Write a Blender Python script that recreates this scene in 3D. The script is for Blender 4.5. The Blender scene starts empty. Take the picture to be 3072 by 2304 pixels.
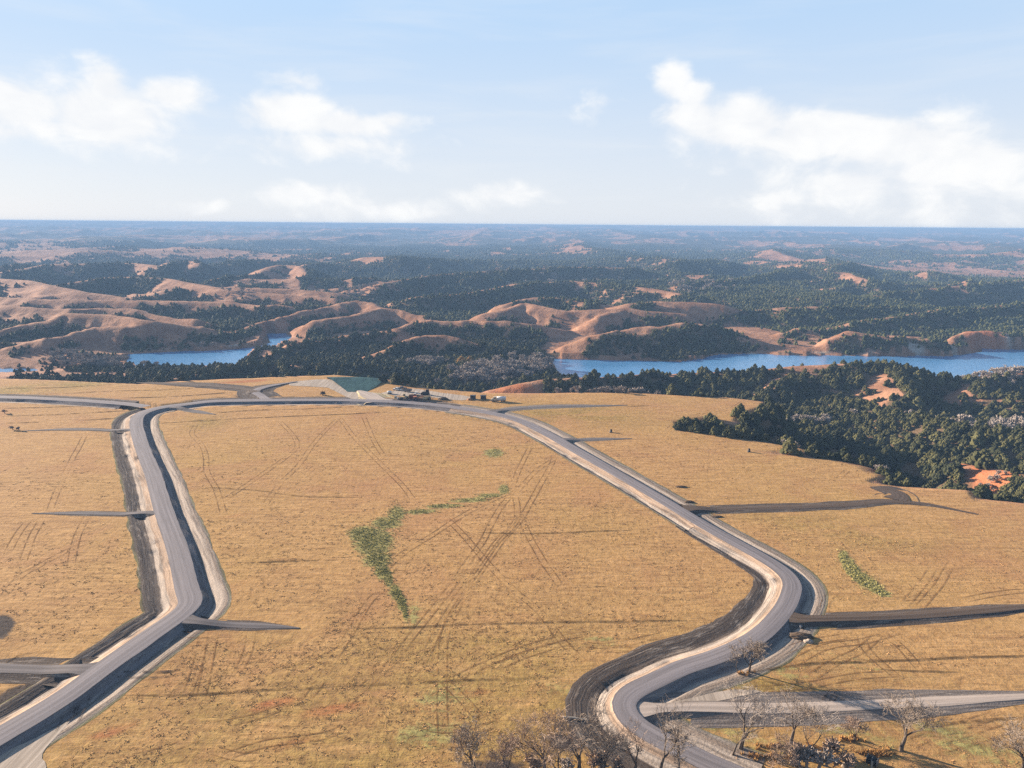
import bpy, bmesh, math, random
import numpy as np
from mathutils import Vector, Matrix

random.seed(7)
RNG = np.random.default_rng(11)
S = bpy.context.scene
COL = S.collection

# ------------------------------------------------------------------ camera
CAM_H = 104.0
F = 2130.0                       # focal length in pixels of a 3072 px wide frame
PITCH = math.atan((1152 - 673) / F)
ROLL = 0.0082
fwd = np.array([0, math.cos(PITCH), -math.sin(PITCH)])
r0 = np.array([1.0, 0, 0])
u0 = np.cross(r0, fwd)
right = r0 * math.cos(ROLL) + u0 * math.sin(ROLL)
up = np.cross(right, fwd)
cam_d = bpy.data.cameras.new('camera')
cam_d.lens = F * 36.0 / 3072
cam_d.sensor_width = 36.0
cam_d.clip_start = 1.0
cam_d.clip_end = 60000
cam = bpy.data.objects.new('camera', cam_d)
COL.objects.link(cam)
M3 = Matrix((right, up, -fwd)).transposed()
cam.matrix_world = Matrix.Translation((0, 0, CAM_H)) @ M3.to_4x4()
S.camera = cam


def ray(px, py):
    return fwd * F + right * (px - 1536) + up * (1152 - py)


def at(px, py, z=0.0):
    """the point at height z that the photograph shows at (px, py)"""
    d = ray(px, py)
    t = (z - CAM_H) / d[2]
    return np.array([d[0] * t, d[1] * t, z])


def project(P):
    q = np.asarray(P, float) - np.array([0, 0, CAM_H])
    w = q @ fwd
    return 1536 + F * (q @ right) / w, 1152 - F * (q @ up) / w, w


# ------------------------------------------------------------------ light
SUN_EL = math.radians(15.0)
SUN_AZ = math.atan2(-0.88, 0.47)          # clockwise from +Y
sun_to = Vector((math.sin(SUN_AZ) * math.cos(SUN_EL), math.cos(SUN_AZ) * math.cos(SUN_EL), math.sin(SUN_EL)))
sl = bpy.data.lights.new('sun', 'SUN')
sl.energy = 5.0
sl.angle = math.radians(0.53)
sl.color = (1.0, 0.83, 0.66)
so = bpy.data.objects.new('sun', sl)
so.rotation_euler = sun_to.to_track_quat('Z', 'Y').to_euler()
so.location = (-300, 200, 400)
COL.objects.link(so)

S.view_settings.view_transform = 'Standard'
S.view_settings.look = 'None'
S.view_settings.gamma = 1
S.view_settings.use_curve_mapping = False
S.view_settings.exposure = 2.1
S.render.engine = 'CYCLES'
S.cycles.use_denoising = False
S.cycles.max_bounces = 6
S.cycles.transparent_max_bounces = 12
S.cycles.volume_bounces = 0

HAZE_DENSITY = 0.00019
HAZE_COLOR = (0.180, 0.310, 0.520)
SKY_STRENGTH = 0.064


class NT:
    """small helper for node trees"""
    def __init__(self, tree):
        self.t = tree
        self.n = tree.nodes
        self.l = tree.links

    def new(self, typ, **kw):
        nd = self.n.new(typ)
        for k, v in kw.items():
            setattr(nd, k, v)
        return nd

    def set(self, sock, v):
        if v is None:
            return
        if hasattr(v, 'is_linked') or isinstance(v, bpy.types.NodeSocket):
            self.l.new(v, sock)
        else:
            if hasattr(sock.default_value, '__len__') and not isinstance(v, str):
                n = len(sock.default_value)
                v = list(v) + [1.0] * (n - len(v))
                sock.default_value = v[:n]
            else:
                sock.default_value = v

    def math(self, op, a, b=None, c=None, clamp=False):
        nd = self.new('ShaderNodeMath', operation=op, use_clamp=clamp)
        for i, v in enumerate((a, b, c)):
            if v is not None:
                self.set(nd.inputs[i], v)
        return nd.outputs[0]

    def mix(self, f, a, b, blend='MIX'):
        nd = self.new('ShaderNodeMix', data_type='RGBA', blend_type=blend)
        self.set(nd.inputs[0], f)
        self.set(nd.inputs[6], a)
        self.set(nd.inputs[7], b)
        return nd.outputs[2]

    def noise(self, vec, scale, detail=4, rough=0.55, dist=0.0):
        nd = self.new('ShaderNodeTexNoise')
        self.set(nd.inputs['Vector'], vec)
        nd.inputs['Scale'].default_value = scale
        nd.inputs['Detail'].default_value = detail
        nd.inputs['Roughness'].default_value = rough
        nd.inputs['Distortion'].default_value = dist
        return nd.outputs[0]

    def ss(self, v, a, b, lo=0.0, hi=1.0):
        nd = self.new('ShaderNodeMapRange', interpolation_type='SMOOTHSTEP')
        self.set(nd.inputs[0], v)
        nd.inputs[1].default_value = a
        nd.inputs[2].default_value = b
        nd.inputs[3].default_value = lo
        nd.inputs[4].default_value = hi
        return nd.outputs[0]

    def scale(self, vec, s, rot=None):
        nd = self.new('ShaderNodeMapping')
        self.set(nd.inputs[0], vec)
        nd.inputs['Scale'].default_value = s
        if rot:
            nd.inputs['Rotation'].default_value = rot
        return nd.outputs[0]

    def attr(self, name, out='Fac'):
        nd = self.new('ShaderNodeAttribute', attribute_name=name)
        return nd.outputs[out]


# ------------------------------------------------------------------ sky
world = bpy.data.worlds.new('World')
S.world = world
world.use_nodes = True
W = NT(world.node_tree)
W.n.clear()
sky = W.new('ShaderNodeTexSky', sky_type='NISHITA')
sky.sun_disc = False
sky.sun_elevation = SUN_EL
sky.sun_rotation = SUN_AZ % (2 * math.pi)
sky.altitude = 700
sky.air_density = 1.0
sky.dust_density = 1.2
sky.ozone_density = 1.6
tc = W.new('ShaderNodeTexCoord').outputs['Generated']
sx = W.new('ShaderNodeSeparateXYZ')
W.l.new(tc, sx.inputs[0])
az = W.math('ARCTAN2', sx.outputs[0], sx.outputs[1])
el = W.math('ARCSINE', sx.outputs[2])
cv = W.new('ShaderNodeCombineXYZ')
W.l.new(az, cv.inputs[0])
W.l.new(W.math('MULTIPLY', el, 1.5), cv.inputs[1])
puff = W.noise(cv.outputs[0], 16.0, 8, 0.55, 0.3)
puff2 = W.noise(cv.outputs[0], 5.0, 5, 0.55, 0.2)
BLOBS = [  # cx, cy, rx, ry, weight  (2212 px wide frame)
    (10, 225, 150, 60, 1), (235, 185, 50, 50, 1.1), (232, 248, 120, 70, 1.25), (365, 205, 90, 32, .9), (130, 275, 190, 45, .62),
    (645, 176, 80, 22, .5), (625, 243, 105, 42, 1.1), (745, 268, 150, 32, .95), (850, 262, 50, 22, .8), (720, 312, 190, 34, .55),
    (1455, 178, 45, 45, .9), (1495, 205, 50, 35, .95), (1320, 222, 80, 22, .32), (1500, 245, 90, 40, 1), (1600, 270, 140, 58, 1.25),
    (1760, 292, 170, 55, 1.2), (1930, 310, 160, 55, 1.25), (2090, 352, 110, 50, 1.15), (1980, 380, 330, 90, .6),
    (660, 422, 110, 28, .75), (800, 452, 150, 26, .6), (1090, 422, 110, 30, .75), (1840, 395, 120, 50, .9), (1690, 430, 70, 34, .6),
    (420, 446, 50, 18, .6), (385, 322, 50, 20, .4), (20, 285, 60, 24, .7), (2230, 420, 140, 70, .5)]
cur = None
for (cx, cy, rx, ry, wt) in BLOBS:
    d = ray(cx * 1.3887, cy * 1.3887)
    a = math.atan2(d[0], d[1])
    e = math.asin(d[2] / np.linalg.norm(d))
    ra, re = rx * 1.3887 / F * 1.15, ry * 1.3887 / F * 1.15
    t1 = W.math('DIVIDE', W.math('SUBTRACT', az, a), ra)
    t2 = W.math('DIVIDE', W.math('SUBTRACT', el, e), re)
    q = W.math('SQRT', W.math('ADD', W.math('MULTIPLY', t1, t1), W.math('MULTIPLY', t2, t2)))
    b = W.math('MULTIPLY', W.math('SUBTRACT', 1.0, q), wt)
    cur = b if cur is None else W.math('SMOOTH_MAX', cur, b, 0.15)
# beyond the frame the same kind of clouds goes on all round
out = W.math('MULTIPLY', W.ss(W.math('ABSOLUTE', az), 0.68, 0.85), W.ss(W.math('ABSOLUTE', W.math('SUBTRACT', el, 0.1)), 0.18, 0.03))
cur = W.math('MAXIMUM', cur, W.math('SUBTRACT', W.math('MULTIPLY', out, W.math('MULTIPLY', W.math('SUBTRACT', puff2, 0.42), 3.0)), W.math('MULTIPLY', W.math('SUBTRACT', 1.0, out), 5.0)))
cl = W.math('ADD', cur, W.math('MULTIPLY', W.math('SUBTRACT', puff, 0.5), 1.7))
cl = W.math('ADD', cl, W.math('MULTIPLY', W.math('SUBTRACT', puff2, 0.5), 0.5))
alpha = W.math('MULTIPLY', W.ss(cl, -0.04, 0.66), 0.98)
veil = W.noise(W.scale(cv.outputs[0], (1.2, 6.0, 1)), 3.0, 5, 0.55, 0.4)
veil = W.math('MULTIPLY', W.ss(veil, 0.42, 0.75), W.ss(el, 0.5, 0.12, 0.0, 0.30))
hz = W.ss(el, 0.72, 0.20, 0.0, 0.96)       # thin high haze whitening the sky towards the horizon
base = W.mix(hz, sky.outputs[0], W.mix(W.ss(el, 0.0, 0.30), (2.80, 2.98, 3.26), (1.84, 2.54, 3.44)))
base = W.mix(veil, base, (3.2, 3.3, 3.4))
ccol = W.mix(W.ss(puff, 0.3, 0.7), (3.28, 3.36, 3.48), (3.66, 3.68, 3.68))
skyc = W.mix(alpha, base, ccol)
bg = W.new('ShaderNodeBackground')
W.l.new(skyc, bg.inputs[0])
bg.inputs[1].default_value = SKY_STRENGTH
wo = W.new('ShaderNodeOutputWorld')
W.l.new(bg.outputs[0], wo.inputs[0])


# ------------------------------------------------------------------ numeric helpers
def hash2(ix, iy, seed):
    h = (ix.astype(np.int64) * 374761393 + iy.astype(np.int64) * 668265263 + seed * 1442695041) & 0xffffffff
    h = ((h ^ (h >> 13)) * 1274126177) & 0xffffffff
    h = h ^ (h >> 16)
    return (h & 0xffffff) / float(0xffffff)


def vnoise(x, y, seed=0):
    ix = np.floor(x); iy = np.floor(y)
    fx = x - ix; fy = y - iy
    fx = fx * fx * fx * (fx * (fx * 6 - 15) + 10)
    fy = fy * fy * fy * (fy * (fy * 6 - 15) + 10)
    a = hash2(ix, iy, seed); b = hash2(ix + 1, iy, seed)
    c = hash2(ix, iy + 1, seed); d = hash2(ix + 1, iy + 1, seed)
    return (a * (1 - fx) + b * fx) * (1 - fy) + (c * (1 - fx) + d * fx) * fy


def fbm(x, y, wl, octv=4, seed=0, gain=0.5):
    s = 0; a = 1.0; t = 0
    cs, sn = math.cos(0.6), math.sin(0.6)
    x = x / wl; y = y / wl
    for i in range(octv):
        s = s + a * vnoise(x, y, seed + i * 17)
        t += a
        a *= gain
        x, y = (x * cs - y * sn) * 2.03 + 5.2, (x * sn + y * cs) * 2.03 + 1.7
    return s / t


def ridged(x, y, wl, octv=4, seed=0):
    s = 0; a = 1.0; t = 0
    x = x / wl; y = y / wl
    for i in range(octv):
        n = 1 - np.abs(2 * vnoise(x, y, seed + i * 31) - 1)
        s = s + a * n * n
        t += a
        a *= 0.45
        x, y = (x * 0.8 - y * 0.6) * 2.07 + 3.1, (x * 0.6 + y * 0.8) * 2.07 + 9.7
    return s / t


def sstep(v, a, b):
    t = np.clip((v - a) / (b - a), 0, 1)
    return t * t * (3 - 2 * t)


def smax(a, b, k):
    h = np.clip(0.5 + 0.5 * (a - b) / k, 0, 1)
    return b * (1 - h) + a * h + k * h * (1 - h)


def poly_dist(X, Y, pts, vals=None):
    """distance to a polyline; also the interpolated value, signed side and arc position"""
    best = np.full(X.shape, 1e9)
    val = np.zeros(X.shape)
    side = np.zeros(X.shape)
    arc = np.zeros(X.shape)
    s0 = 0.0
    for i in range(len(pts) - 1):
        ax, ay = pts[i][0], pts[i][1]
        bx, by = pts[i + 1][0], pts[i + 1][1]
        dx, dy = bx - ax, by - ay
        L2 = dx * dx + dy * dy + 1e-9
        t = np.clip(((X - ax) * dx + (Y - ay) * dy) / L2, 0, 1)
        ex = X - ax - t * dx; ey = Y - ay - t * dy
        d = np.sqrt(ex * ex + ey * ey)
        m = d < best
        best = np.where(m, d, best)
        if vals is not None:
            val = np.where(m, vals[i] + t * (vals[i + 1] - vals[i]), val)
        side = np.where(m, np.sign(ex * dy - ey * dx), side)   # + = right of travel
        arc = np.where(m, s0 + t * math.sqrt(L2), arc)
        s0 += math.sqrt(L2)
    return best, val, side, arc


def inside(X, Y, poly):
    r = np.zeros(X.shape, bool)
    n = len(poly)
    for i in range(n):
        x1, y1 = poly[i][0], poly[i][1]
        x2, y2 = poly[(i + 1) % n][0], poly[(i + 1) % n][1]
        if y1 == y2:
            continue
        c = ((y1 > Y) != (y2 > Y)) & (X < (x2 - x1) * (Y - y1) / (y2 - y1) + x1)
        r ^= c
    return r


def catmull(P, step):
    P = [np.array(p, float) for p in P]
    Q = [2 * P[0] - P[1]] + P + [2 * P[-1] - P[-2]]
    fine = []
    for i in range(1, len(Q) - 2):
        for t in np.linspace(0, 1, 14, endpoint=False):
            a, b, c, d = Q[i - 1], Q[i], Q[i + 1], Q[i + 2]
            fine.append(0.5 * ((2 * b) + (c - a) * t + (2 * a - 5 * b + 4 * c - d) * t * t + (3 * b - a - 3 * c + d) * t ** 3))
    fine.append(P[-1])
    fine = np.array(fine)
    seg = np.linalg.norm(np.diff(fine, axis=0), axis=1)
    s = np.concatenate([[0], np.cumsum(seg)])
    n = max(2, int(s[-1] / step) + 1)
    u = np.linspace(0, s[-1], n)
    return np.stack([np.interp(u, s, fine[:, k]) for k in range(fine.shape[1])], 1)


def px_path(pts, step=2.0, z=0.0):
    return catmull([at(x, y, z)[:2] for x, y in pts], step)


def mesh_np(name, V, Fc, mat=None, uv=None, smooth=False, attrs=None, cols=None):
    """mesh from numpy vertex and quad/tri arrays"""
    me = bpy.data.meshes.new(name)
    V = np.asarray(V, np.float32); Fc = np.asarray(Fc, np.int32)
    k = Fc.shape[1]
    me.vertices.add(len(V)); me.vertices.foreach_set('co', V.ravel())
    me.loops.add(Fc.size); me.loops.foreach_set('vertex_index', Fc.ravel())
    me.polygons.add(len(Fc))
    me.polygons.foreach_set('loop_start', np.arange(0, Fc.size, k, dtype=np.int32))
    me.polygons.foreach_set('loop_total', np.full(len(Fc), k, np.int32))
    if smooth:
        me.polygons.foreach_set('use_smooth', np.ones(len(Fc), bool))
    if uv is not None:
        l = me.uv_layers.new(name='UVMap')
        l.data.foreach_set('uv', np.asarray(uv, np.float32)[Fc.ravel()].ravel())
    for an, av in (attrs or {}).items():
        a = me.attributes.new(an, 'FLOAT', 'POINT')
        a.data.foreach_set('value', np.asarray(av, np.float32))
    if cols is not None:
        a = me.attributes.new('soil', 'FLOAT_COLOR', 'POINT')
        c = np.ones((len(V), 4), np.float32); c[:, :3] = cols
        a.data.foreach_set('color', c.ravel())
    me.update()
    me.validate()
    if mat:
        me.materials.append(mat)
    return me


def add(name, data, parent=None, loc=None, rotz=None, scale=None, **props):
    o = bpy.data.objects.new(name, data)
    COL.objects.link(o)
    if parent:
        o.parent = parent
    if loc is not None:
        o.location = loc
    if rotz is not None:
        o.rotation_euler = (0, 0, rotz)
    if scale is not None:
        o.scale = (scale,) * 3 if not hasattr(scale, '__len__') else scale
    for k, v in props.items():
        if v is not None:
            o[k] = v
    return o


# ------------------------------------------------------------------ materials
def principled(name, rough=0.9, spec=0.15):
    m = bpy.data.materials.new(name)
    m.use_nodes = True
    T = NT(m.node_tree)
    b = T.n['Principled BSDF']
    b.inputs['Roughness'].default_value = rough
    b.inputs['Specular IOR Level'].default_value = spec
    return m, T, b


def bump(T, b, h, strength, dist):
    nd = T.new('ShaderNodeBump')
    nd.inputs['Strength'].default_value = strength
    nd.inputs['Distance'].default_value = dist
    T.l.new(h, nd.inputs['Height'])
    T.l.new(nd.outputs[0], b.inputs['Normal'])


def geo_pos(T):
    return T.new('ShaderNodeNewGeometry').outputs['Position']


def ground_material():
    m, T, b = principled('ground_grass_and_soil', 0.95, 0.05)
    p = geo_pos(T)
    n_s = T.noise(T.scale(p, (1.0, 0.75, 1)), 0.55, 6, 0.65, 0.4)     # tufts
    n_f = T.noise(p, 2.2, 3, 0.6)
    n_m = T.noise(T.scale(p, (0.6, 1.2, 1)), 0.07, 5, 0.6, 0.6)       # patches
    n_l = T.noise(p, 0.012, 4, 0.55)
    n_a = T.noise(T.scale(p, (0.10, 0.60, 1), (0, 0, 0.06)), 1.0, 5, 0.62, 0.5)
    field = T.mix(T.ss(n_s, 0.30, 0.72), (0.33, 0.185, 0.074), (0.52, 0.308, 0.130))
    field = T.mix(T.ss(n_m, 0.42, 0.72, 0, 0.55), field, (0.330, 0.180, 0.085))
    field = T.mix(T.ss(n_f, 0.35, 0.7, 0, 0.35), field, (0.60, 0.38, 0.18))
    field = T.mix(T.ss(n_l, 0.40, 0.70, 0, 0.35), field, (0.40, 0.27, 0.085))
    field = T.mix(T.ss(n_a, 0.50, 0.68, 0, 0.50), field, (0.255, 0.135, 0.062))
    field = T.mix(T.ss(n_a, 0.50, 0.34, 0, 0.40), field, (0.58, 0.36, 0.17))
    field = T.mix(T.ss(T.noise(p, 0.022, 5, 0.6, 0.8), 0.50, 0.66, 0, 0.42), field, (0.37, 0.185, 0.095))
    olive = T.mix(T.ss(n_s, 0.35, 0.65), (0.085, 0.075, 0.016), (0.33, 0.26, 0.055))
    field = T.mix(T.math('MULTIPLY', T.attr('olive'), T.ss(n_m, 0.30, 0.60)), field, olive)
    green = T.mix(T.ss(n_s, 0.35, 0.65), (0.12, 0.125, 0.050), (0.36, 0.33, 0.125))
    field = T.mix(T.ss(T.math('ADD', T.attr('green'), T.math('MULTIPLY', T.math('ADD', T.math('SUBTRACT', n_s, 0.5), T.math('SUBTRACT', n_a, 0.5)), 0.8)), 0.22, 0.55, 0, 0.85), field, green)
    red = T.mix(n_s, (0.25, 0.075, 0.03), (0.52, 0.20, 0.09))
    field = T.mix(T.ss(T.math('MULTIPLY', T.attr('red'), T.ss(n_m, 0.3, 0.6)), 0.2, 0.8, 0, 0.75), field, red)
    # hill grass, forest floor, far forest
    h1 = T.noise(p, 0.05, 6, 0.6)
    hill = T.mix(T.ss(h1, 0.35, 0.7), (0.26, 0.130, 0.078), (0.49, 0.270, 0.168))
    hill = T.mix(T.ss(n_s, 0.3, 0.7, 0, 0.35), hill, (0.22, 0.125, 0.075))
    fl = T.noise(p, 0.02, 5, 0.6)
    floor_ = T.mix(T.ss(fl, 0.35, 0.65), (0.085, 0.070, 0.040), (0.20, 0.135, 0.08))
    can = T.noise(p, 0.11, 4, 0.75)
    canopy = T.mix(T.ss(can, 0.35, 0.65), (0.012, 0.022, 0.012), (0.055, 0.066, 0.028))
    fine = T.math('MULTIPLY', T.math('SUBTRACT', T.noise(p, 0.030, 6, 0.72), 0.5), 1.1)
    fo = T.ss(T.math('ADD', T.attr('forest'), fine), 0.40, 0.60)
    hills = T.mix(T.math('MULTIPLY', fo, 0.85), hill, T.mix(T.attr('farness'), floor_, canopy))
    bl = T.mix(T.ss(T.noise(T.scale(p, (1, 1, 4)), 0.15, 5, 0.6), 0.3, 0.7), (0.34, 0.29, 0.24), (0.56, 0.50, 0.43))
    hills = T.mix(T.ss(T.math('ADD', T.attr('bluff'), T.math('MULTIPLY', fine, 0.6)), 0.4, 0.6), hills, bl)
    hills = T.mix(T.ss(T.math('ADD', T.attr('redhill'), T.math('MULTIPLY', fine, .5)), .35, .65, 0, .85), hills, T.mix(h1, (.34, .11, .045), (.58, .24, .12)))
    c = T.mix(T.attr('field'), hills, field)
    ds = T.mix(T.ss(n_f, 0.3, 0.7), (0.040, 0.030, 0.025), (0.095, 0.074, 0.062))
    c = T.mix(T.ss(T.math('ADD', T.attr('dirt'), T.math('MULTIPLY', T.math('SUBTRACT', n_s, 0.5), 0.8)), 0.35, 0.65), c, ds)
    T.l.new(c, b.inputs['Base Color'])
    hsum = T.math('ADD', T.math('ADD', T.math('MULTIPLY', n_s, 0.6), T.math('MULTIPLY', n_a, 0.8)), T.math('MULTIPLY', n_f, 0.2))
    hillh = T.math('ADD', T.math('MULTIPLY', T.noise(p, 0.09, 5, 0.6, 0.3), 4.5), T.math('MULTIPLY', n_s, 1.2))
    hh = T.math('ADD', T.math('MULTIPLY', hsum, T.attr('field')), T.math('ADD', T.math('MULTIPLY', T.math('SUBTRACT', 1.0, T.attr('field')), hillh), T.math('MULTIPLY', T.math('MULTIPLY', can, T.attr('farness')), 9.0)))
    bump(T, b, hh, 0.75, 0.40)
    return m


def soil_material():
    """graded soil beside the roads: colour per band, streaked along the road"""
    m, T, b = principled('graded_soil', 0.95, 0.05)
    uv = T.new('ShaderNodeTexCoord').outputs['UV']
    wob = T.noise(T.scale(uv, (0.05, 0.05, 1)), 1.0, 3)
    sv = T.new('ShaderNodeVectorMath', operation='ADD')
    T.l.new(uv, sv.inputs[0])
    cmb = T.new('ShaderNodeCombineXYZ')
    T.l.new(T.math('MULTIPLY', wob, 3.0), cmb.inputs[0])
    T.l.new(cmb.outputs[0], sv.inputs[1])
    st = T.noise(T.scale(sv.outputs[0], (1.15, 0.035, 1)), 1.0, 4, 0.6, 0.15)
    st2 = T.noise(T.scale(uv, (0.9, 0.12, 1)), 1.0, 6, 0.7, 0.8)
    p = geo_pos(T)
    gr = T.noise(p, 1.6, 4, 0.65)
    col = T.attr('soil', 'Color')
    c = T.mix(T.ss(st, 0.40, 0.66, 0, 0.85), col, T.mix(0.66, col, (0.06, 0.045, 0.038)))
    c = T.mix(T.ss(st2, 0.52, 0.66, 0, 0.62), c, (0.43, 0.37, 0.32))
    c = T.mix(T.ss(gr, 0.3, 0.75, 0, 0.35), c, (0.12, 0.095, 0.08))
    T.l.new(c, b.inputs['Base Color'])
    bump(T, b, T.math('ADD', st, T.math('MULTIPLY', gr, 0.5)), 0.7, 0.35)
    return m


def gravel_material(name, c1, c2, streak=0.5):
    m, T, b = principled(name, 0.9, 0.12)
    uv = T.new('ShaderNodeTexCoord').outputs['UV']
    st = T.noise(T.scale(uv, (1.3, 0.012, 1)), 1.0, 4, 0.65, 0.1)
    st2 = T.noise(T.scale(uv, (0.5, 0.03, 1)), 1.0, 4, 0.6, 0.3)
    p = geo_pos(T)
    gr = T.noise(p, 3.0, 3, 0.7)
    c = T.mix(T.ss(st, 0.33, 0.67), c1, c2)
    c = T.mix(T.ss(st2, 0.45, 0.75, 0, streak), c, tuple(0.55 * x for x in c1))
    c = T.mix(T.ss(gr, 0.3, 0.75, 0, 0.25), c, tuple(0.7 * x for x in c1))
    T.l.new(c, b.inputs['Base Color'])
    bump(T, b, T.math('ADD', T.math('MULTIPLY', st, 0.6), T.math('MULTIPLY', gr, 0.4)), 0.5, 0.12)
    return m


def water_material():
    m, T, b = principled('lake_water', 0.06, 0.5)
    b.inputs['Base Color'].default_value = (0.09, 0.27, 0.52, 1)
    b.inputs['IOR'].default_value = 1.33
    p = geo_pos(T)
    w1 = T.noise(T.scale(p, (1.0, 0.55, 1)), 0.35, 5, 0.65, 0.3)
    w2 = T.noise(T.scale(p, (0.25, 1.0, 1)), 0.02, 3, 0.5)
    T.l.new(T.ss(w2, 0.35, 0.65, 0.05, 0.22), b.inputs['Roughness'])
    bump(T, b, w1, 0.5, 0.6)
    return m


def leaf_material(name, dark, light, sc=0.7, rnd=0.5):
    m, T, b = principled(name, 0.85, 0.12)
    p = geo_pos(T)
    n = T.noise(p, sc, 3, 0.6)
    oi = T.new('ShaderNodeObjectInfo').outputs['Random']
    f = T.math('ADD', T.math('MULTIPLY', n, 1 - rnd), T.math('MULTIPLY', oi, rnd))
    T.l.new(T.mix(T.ss(f, 0.2, 0.8), dark, light), b.inputs['Base Color'])
    return m


def plain(name, c, rough=0.6, spec=0.3, metal=0.0, grime=0.35, sc=2.0):
    m, T, b = principled(name, rough, spec)
    p = T.new('ShaderNodeTexCoord').outputs['Object']
    n = T.noise(p, sc, 5, 0.6)
    T.l.new(T.mix(T.ss(n, 0.35, 0.75, 0, grime), c, tuple(x * 0.45 + 0.03 for x in c)), b.inputs['Base Color'])
    b.inputs['Metallic'].default_value = metal
    return m


def bark_material(name, c1, c2):
    m, T, b = principled(name, 0.92, 0.1)
    p = geo_pos(T)
    n = T.noise(T.scale(p, (1, 1, 0.3)), 3.0, 4, 0.6)
    T.l.new(T.mix(n, c1, c2), b.inputs['Base Color'])
    return m


def track_material(name, c, amt):
    m, T, b = principled(name, 0.95, 0.03)
    uv = T.new('ShaderNodeTexCoord').outputs['UV']
    p = geo_pos(T)
    n = T.noise(p, 0.35, 5, 0.7, 0.4)
    n2 = T.noise(p, 0.03, 3, 0.6)
    b.inputs['Base Color'].default_value = (*c, 1)
    f = T.ss(T.math('ADD', T.math('MULTIPLY', n, 0.7), T.math('MULTIPLY', n2, 0.5)), 0.48, 0.70)
    T.l.new(T.math('MULTIPLY', f, amt), b.inputs['Alpha'])
    return m


MG = ground_material()
MSOIL = soil_material()
MROAD = gravel_material('road_gravel', (0.185, 0.170, 0.182), (0.290, 0.265, 0.280))
MSTUB = gravel_material('stub_gravel', (0.105, 0.095, 0.098), (0.20, 0.18, 0.185), 0.6)
MPALE = gravel_material('pale_road_dirt', (0.36, 0.30, 0.26), (0.56, 0.47, 0.41), 0.6)
MDARK = gravel_material('dark_topsoil', (0.070, 0.050, 0.038), (0.150, 0.110, 0.084), 0.4)
MWATER = water_material()
MCEDAR = leaf_material('cedar_foliage', (0.024, 0.031, 0.014), (0.125, 0.118, 0.046), 1.2, 0.45)
MCEDARF = leaf_material('far_cedar_foliage', (0.018, 0.030, 0.014), (0.105, 0.108, 0.040), 0.5, 0.5)
MBARK = bark_material('bark', (0.065, 0.050, 0.042), (0.16, 0.128, 0.105))
MTWIG = bark_material('bare_twigs', (0.21, 0.165, 0.130), (0.40, 0.325, 0.265))
MTWIGR = bark_material('reddish_twigs', (0.29, 0.205, 0.155), (0.49, 0.365, 0.285))
MTWIGG = bark_material('grey_twigs', (0.28, 0.235, 0.205), (0.50, 0.43, 0.38))
MORANGE = leaf_material('autumn_leaves', (0.26, 0.13, 0.03), (0.48, 0.27, 0.07), 0.5, 0.4)
MGRASS = leaf_material('dry_grass_blades', (0.36, 0.20, 0.080), (0.58, 0.34, 0.145), 0.25, 0.6)
MWEED = leaf_material('green_weeds', (0.26, 0.245, 0.09), (0.66, 0.60, 0.24), 0.25, 0.6)
MRUST = leaf_material('rusty_grass_blades', (0.34, 0.18, 0.06), (0.58, 0.34, 0.13), 0.3, 0.5)
MTRACK = track_material('pressed_grass', (0.19, 0.100, 0.042), 0.66)
MBERM = track_material('berm_grass', (0.15, 0.092, 0.040), 0.52)
MMUD = track_material('mud_on_road', (0.055, 0.045, 0.042), 0.9)


# ------------------------------------------------------------------ the mesa: roads traced first
def P(*pts):
    return list(pts)


ROAD_A = P((-130, 2296), (0, 2217), (185, 2105), (324, 2004), (463, 1906), (540, 1852), (571, 1814), (560, 1767), (532, 1652),
           (491, 1536), (462, 1434), (444, 1390), (421, 1328), (409, 1278), (416, 1253), (445, 1237), (495, 1225), (560, 1217), (640, 1208),
           (760, 1205.5), (900, 1204.5), (1024, 1204.5), (1163, 1209), (1250, 1214), (1348, 1224), (1464, 1242), (1556, 1265), (1649, 1310), (1718, 1350),
           (1900, 1457), (2094, 1573), (2187, 1626), (2279, 1677), (2345, 1720), (2374, 1758), (2368, 1800), (2340, 1851), (2289, 1906),
           (2233, 1943), (2141, 1983), (2048, 2015), (1971, 2051), (1900, 2088), (1872, 2120), (1879, 2155), (1915, 2193), (1980, 2232), (2055, 2268),
           (2120, 2300), (2260, 2360))
ROAD_L = P((-260, 1189), (-100, 1192), (0, 1196), (120, 1200), (253, 1207), (380, 1216), (440, 1224))

road_a = px_path(ROAD_A, 2.0)
road_l = px_path(ROAD_L, 4.0)


def g_mesa(X, Y):
    return 0.9 * (fbm(X, Y, 110, 3, 5) - 0.5)


def arc_of(path, px, py):
    p = at(px, py)[:2]
    d = np.linalg.norm(path - p, axis=1)
    return int(np.argmin(d))


iA0 = arc_of(road_a, 440, 1238)       # end of the left section
iB0 = arc_of(road_a, 1380, 1229)      # start of the right section
iC0 = arc_of(road_a, 2240, 1940)      # start of the double bend

iP0 = iC0 - 45                         # where the churned verge begins on the last bend
WSC = 1.0 - 0.16 * np.clip((np.arange(len(road_a)) - (iC0 - 110)) / 80.0, 0, 1)   # the road narrows towards the camera

DK = (0.105, 0.088, 0.080)
DK2 = (0.090, 0.073, 0.063)
PL = (0.48, 0.405, 0.345)
TN = (0.43, 0.315, 0.235)
GV = (0.23, 0.21, 0.215)
GN_ = (0.20, 0.19, 0.075)
GY = (0.24, 0.215, 0.19)
BR = (0.34, 0.265, 0.21)
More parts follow.
